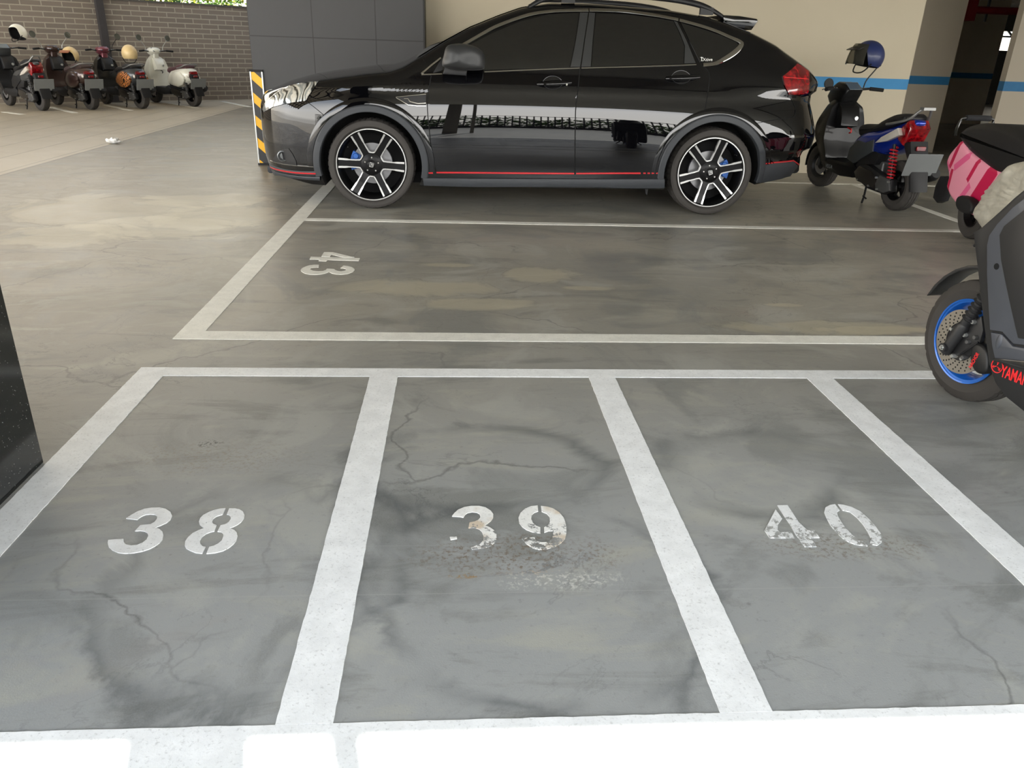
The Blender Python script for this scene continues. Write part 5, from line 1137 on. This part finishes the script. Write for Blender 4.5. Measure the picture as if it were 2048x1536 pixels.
# ---- pink scooter, half under a silver cover
PZ = radians(262); PS = .96; dp = Vector((cos(PZ), sin(PZ))); RWx, RWy = 3.74, 5.36
PO = (RWx + dp.x * .64 * PS, RWy + dp.y * .64 * PS, 0)
ps = scooter('scooter', 'scooter with pink patterned side panel and black seat at the right edge', 'scooter', PO, PZ, dict(body=BLKM, headset=BLKM), skip=('tail', 'seat', 'grab_rail', 'plate', 'muffler', 'bars', 'shield'), sc=PS, mirrors='none')
at = side_plane(PO[0], PO[1], PZ, PS)
m = bpy.data.materials.new('pink_pattern'); m.use_nodes = True; nt = m.node_tree; n = N(nt); b_ = nt.nodes['Principled BSDF']
tc = n('TexCoord').outputs['Object']; sp = n('SeparateXYZ', {'Vector': tc}); Xo, Zo = sp.outputs['X'], sp.outputs['Z']
col = s2l((232, 150, 170))
def band_(col, p0, p1, w_, cc):
    (x0, z0), (x1, z1) = at(*p0, -.16), at(*p1, -.16); L = math.hypot(x1 - x0, z1 - z0); dx, dz = (x1 - x0) / L, (z1 - z0) / L
    u = n.m('ADD', n.m('MULTIPLY', n.m('SUBTRACT', Xo, x0), dx), n.m('MULTIPLY', n.m('SUBTRACT', Zo, z0), dz))
    v = n.m('ABSOLUTE', n.m('SUBTRACT', n.m('MULTIPLY', n.m('SUBTRACT', Xo, x0), -dz), n.m('MULTIPLY', n.m('SUBTRACT', Zo, z0), -dx)))
    k = n.m('MULTIPLY', n.m('MULTIPLY', n.m('GREATER_THAN', u, 0.0), n.m('LESS_THAN', u, L)), n.m('LESS_THAN', v, w_))
    return n.mix(k, col, s2l(cc))
CR, MD = (190, 18, 72), (222, 92, 138)
col = band_(col, (1922, 282), (1899, 335), .022, CR); col = band_(col, (1905, 338), (1893, 385), .020, CR); col = band_(col, (1940, 310), (1908, 336), .026, MD)
col = band_(col, (1893, 322), (1897, 345), .022, MD); col = band_(col, (1958, 320), (1934, 362), .022, CR); col = band_(col, (1940, 370), (1914, 405), .026, MD)
col = band_(col, (1990, 336), (1945, 405), .066, CR)
nt.links.new(col, b_.inputs['Base Color']); b_.inputs['Roughness'].default_value = .5
pk = [(1923, 279), (1912, 289), (1899, 304), (1893, 315), (1890, 327), (1893, 342), (1894, 356), (1890, 373), (1894, 386), (1900, 397), (1917, 417), (1932, 427), (1947, 433), (1975, 430), (2010, 420), (2030, 380), (2010, 345), (1990, 335), (1960, 318), (1939, 303)]
P_ = pl(pk, -.16); 
b = MB(); b.slab(crom(P_, 2, True), -.16, .16, .035); tb = b.build('side_panel', m, ps, ang=50)
st_ = [(1923, 281), (1921, 268), (1930, 258), (1942, 250), (1967, 246), (2010, 250), (2042, 264), (2075, 290), (2090, 330), (2060, 345), (2020, 352), (1998, 349), (1970, 328), (1942, 305)]
b = MB(); b.slab(crom(pl(st_, -.14), 2, True), -.165, .165, .05); se = b.build('seat', SEATM, ps, ang=60)
b = MB(); sm_ = pl([(1938, 300), (1945, 286), (1958, 272), (1976, 262), (1996, 257)], -.165)
b.tube([(x, -.166 + .012 * i, z + .004) for i, (x, z) in enumerate(sm_)], .003, 6); b.build('seam', mat('seam_grey', (70, 68, 66), .6), se)
gr_ = [(1911, 271, -.15), (1914, 256, -.14), (1922, 241, -.12), (1930, 236, -.10)]
b = MB(); pts = [(at(u, v, y)[0], y, at(u, v, y)[1]) for u, v, y in gr_]; pts += [(pts[-1][0] - .005, 0.0, pts[-1][2]), (pts[-1][0], .10, pts[-1][2]), (pts[-2][0], .12, pts[-2][2] - .01), (pts[0][0] + .02, .15, pts[0][2])]
b.tube(crom(pts, 4), .010, 8); rl = b.build('grab_rail', SHINY, ps, ang=60)
b = MB(); b.tube([(pts[3][0], -.09, pts[3][2] + .002), (pts[3][0] - .004, 0, pts[3][2] + .004), (pts[3][0], .09, pts[3][2] + .002)], .021, 12); b.build('rail_padding', mat('foam_grip', (30, 30, 32), .9), rl)
b = MB(); fl = pl([(1893, 352), (1896, 375), (1885, 402), (1875, 406), (1867, 396), (1872, 372), (1882, 352)], -.05); b.slab(fl, -.06, .0, .012); b.build('rear_mudguard', DK, ps, ang=40)
b = MB(); b.slab(crom(pl([(1921, 398), (1930, 391), (1948, 400), (1952, 416), (1946, 428), (1928, 424), (1920, 412)], -.2), 2, True), -.235, -.165, .014); b.build('passenger_footrest', mat('black_rubber', (20, 20, 21), .7), ps, ang=60)
# silver cover thrown over the front half
cvp = [(1949, 433), (1952, 415), (1962, 392), (1976, 373), (1998, 348), (2021, 330), (2048, 320), (2085, 300), (2130, 300), (2160, 360), (2150, 480), (2080, 500), (2010, 480), (1975, 465), (1960, 455)]
P_ = [Vector(p) for p in crom(pl(cvp, -.23), 3, True)]; cxx = sum(p.x for p in P_) / len(P_); czz = sum(p.y for p in P_) / len(P_)
b = MB(); R_ = []; random.seed(3)
from mathutils import noise as mnoise
LV = [(k / 16, -.30 + .09 * (k / 16) ** 4) for k in range(17)] + [(1.0, -.12), (.99, -.03), (1.0, .08), (.97, .18), (.85, .24), (.5, .26), (.2, .265)]
cxx, czz = at(2105, 405, -.23)
P_ = [P_[i_].lerp(P_[(i_ + 1) % len(P_)], f_) for i_ in range(len(P_)) for f_ in (0, .5)]
for j, (t, y) in enumerate(LV):
    ring = []
    for i, p in enumerate(P_):
        t2 = max(t, .015); q = Vector((cxx + (p.x - cxx) * t2, y, czz + (p.y - czz) * t2))
        k1 = q.x * .8 + q.z * .6 + mnoise.noise(q * 3.0) * .16
        f_ = abs(mnoise.noise(Vector((k1 * 22, q.z * 2.2, 1.0)))) * .060 + abs(mnoise.noise(Vector((q.z * 13 - q.x * 16, k1 * 4, 4.0)))) * .040 + mnoise.noise(q * 45.0) * .007
        q.y += -f_ if y < 0 else f_; q.x += mnoise.noise(q * 9.0 + Vector((9, 0, 0))) * .018 * t; q.z += mnoise.noise(q * 11.0 + Vector((0, 9, 0))) * .012 * t; ring.append(q)
    R_.append(ring)
b.rings(R_); SILV = mat('silver_cloth', (204, 200, 186), .42, .3, 0, .07, vs=25, bump=.3, bs=40)
cv = b.build('scooter_cover', SILV, None, ang=70); sb_ = cv.modifiers.new('s', 'SUBSURF'); sb_.levels = 1; sb_.render_levels = 1
cv.matrix_world = Matrix.Translation(PO) @ Matrix.Rotation(PZ, 4, 'Z') @ Matrix.Diagonal((PS, PS, PS, 1)); tag(cv, 'crumpled silver scooter cover thrown over the front of the pink-panelled scooter', 'cover')
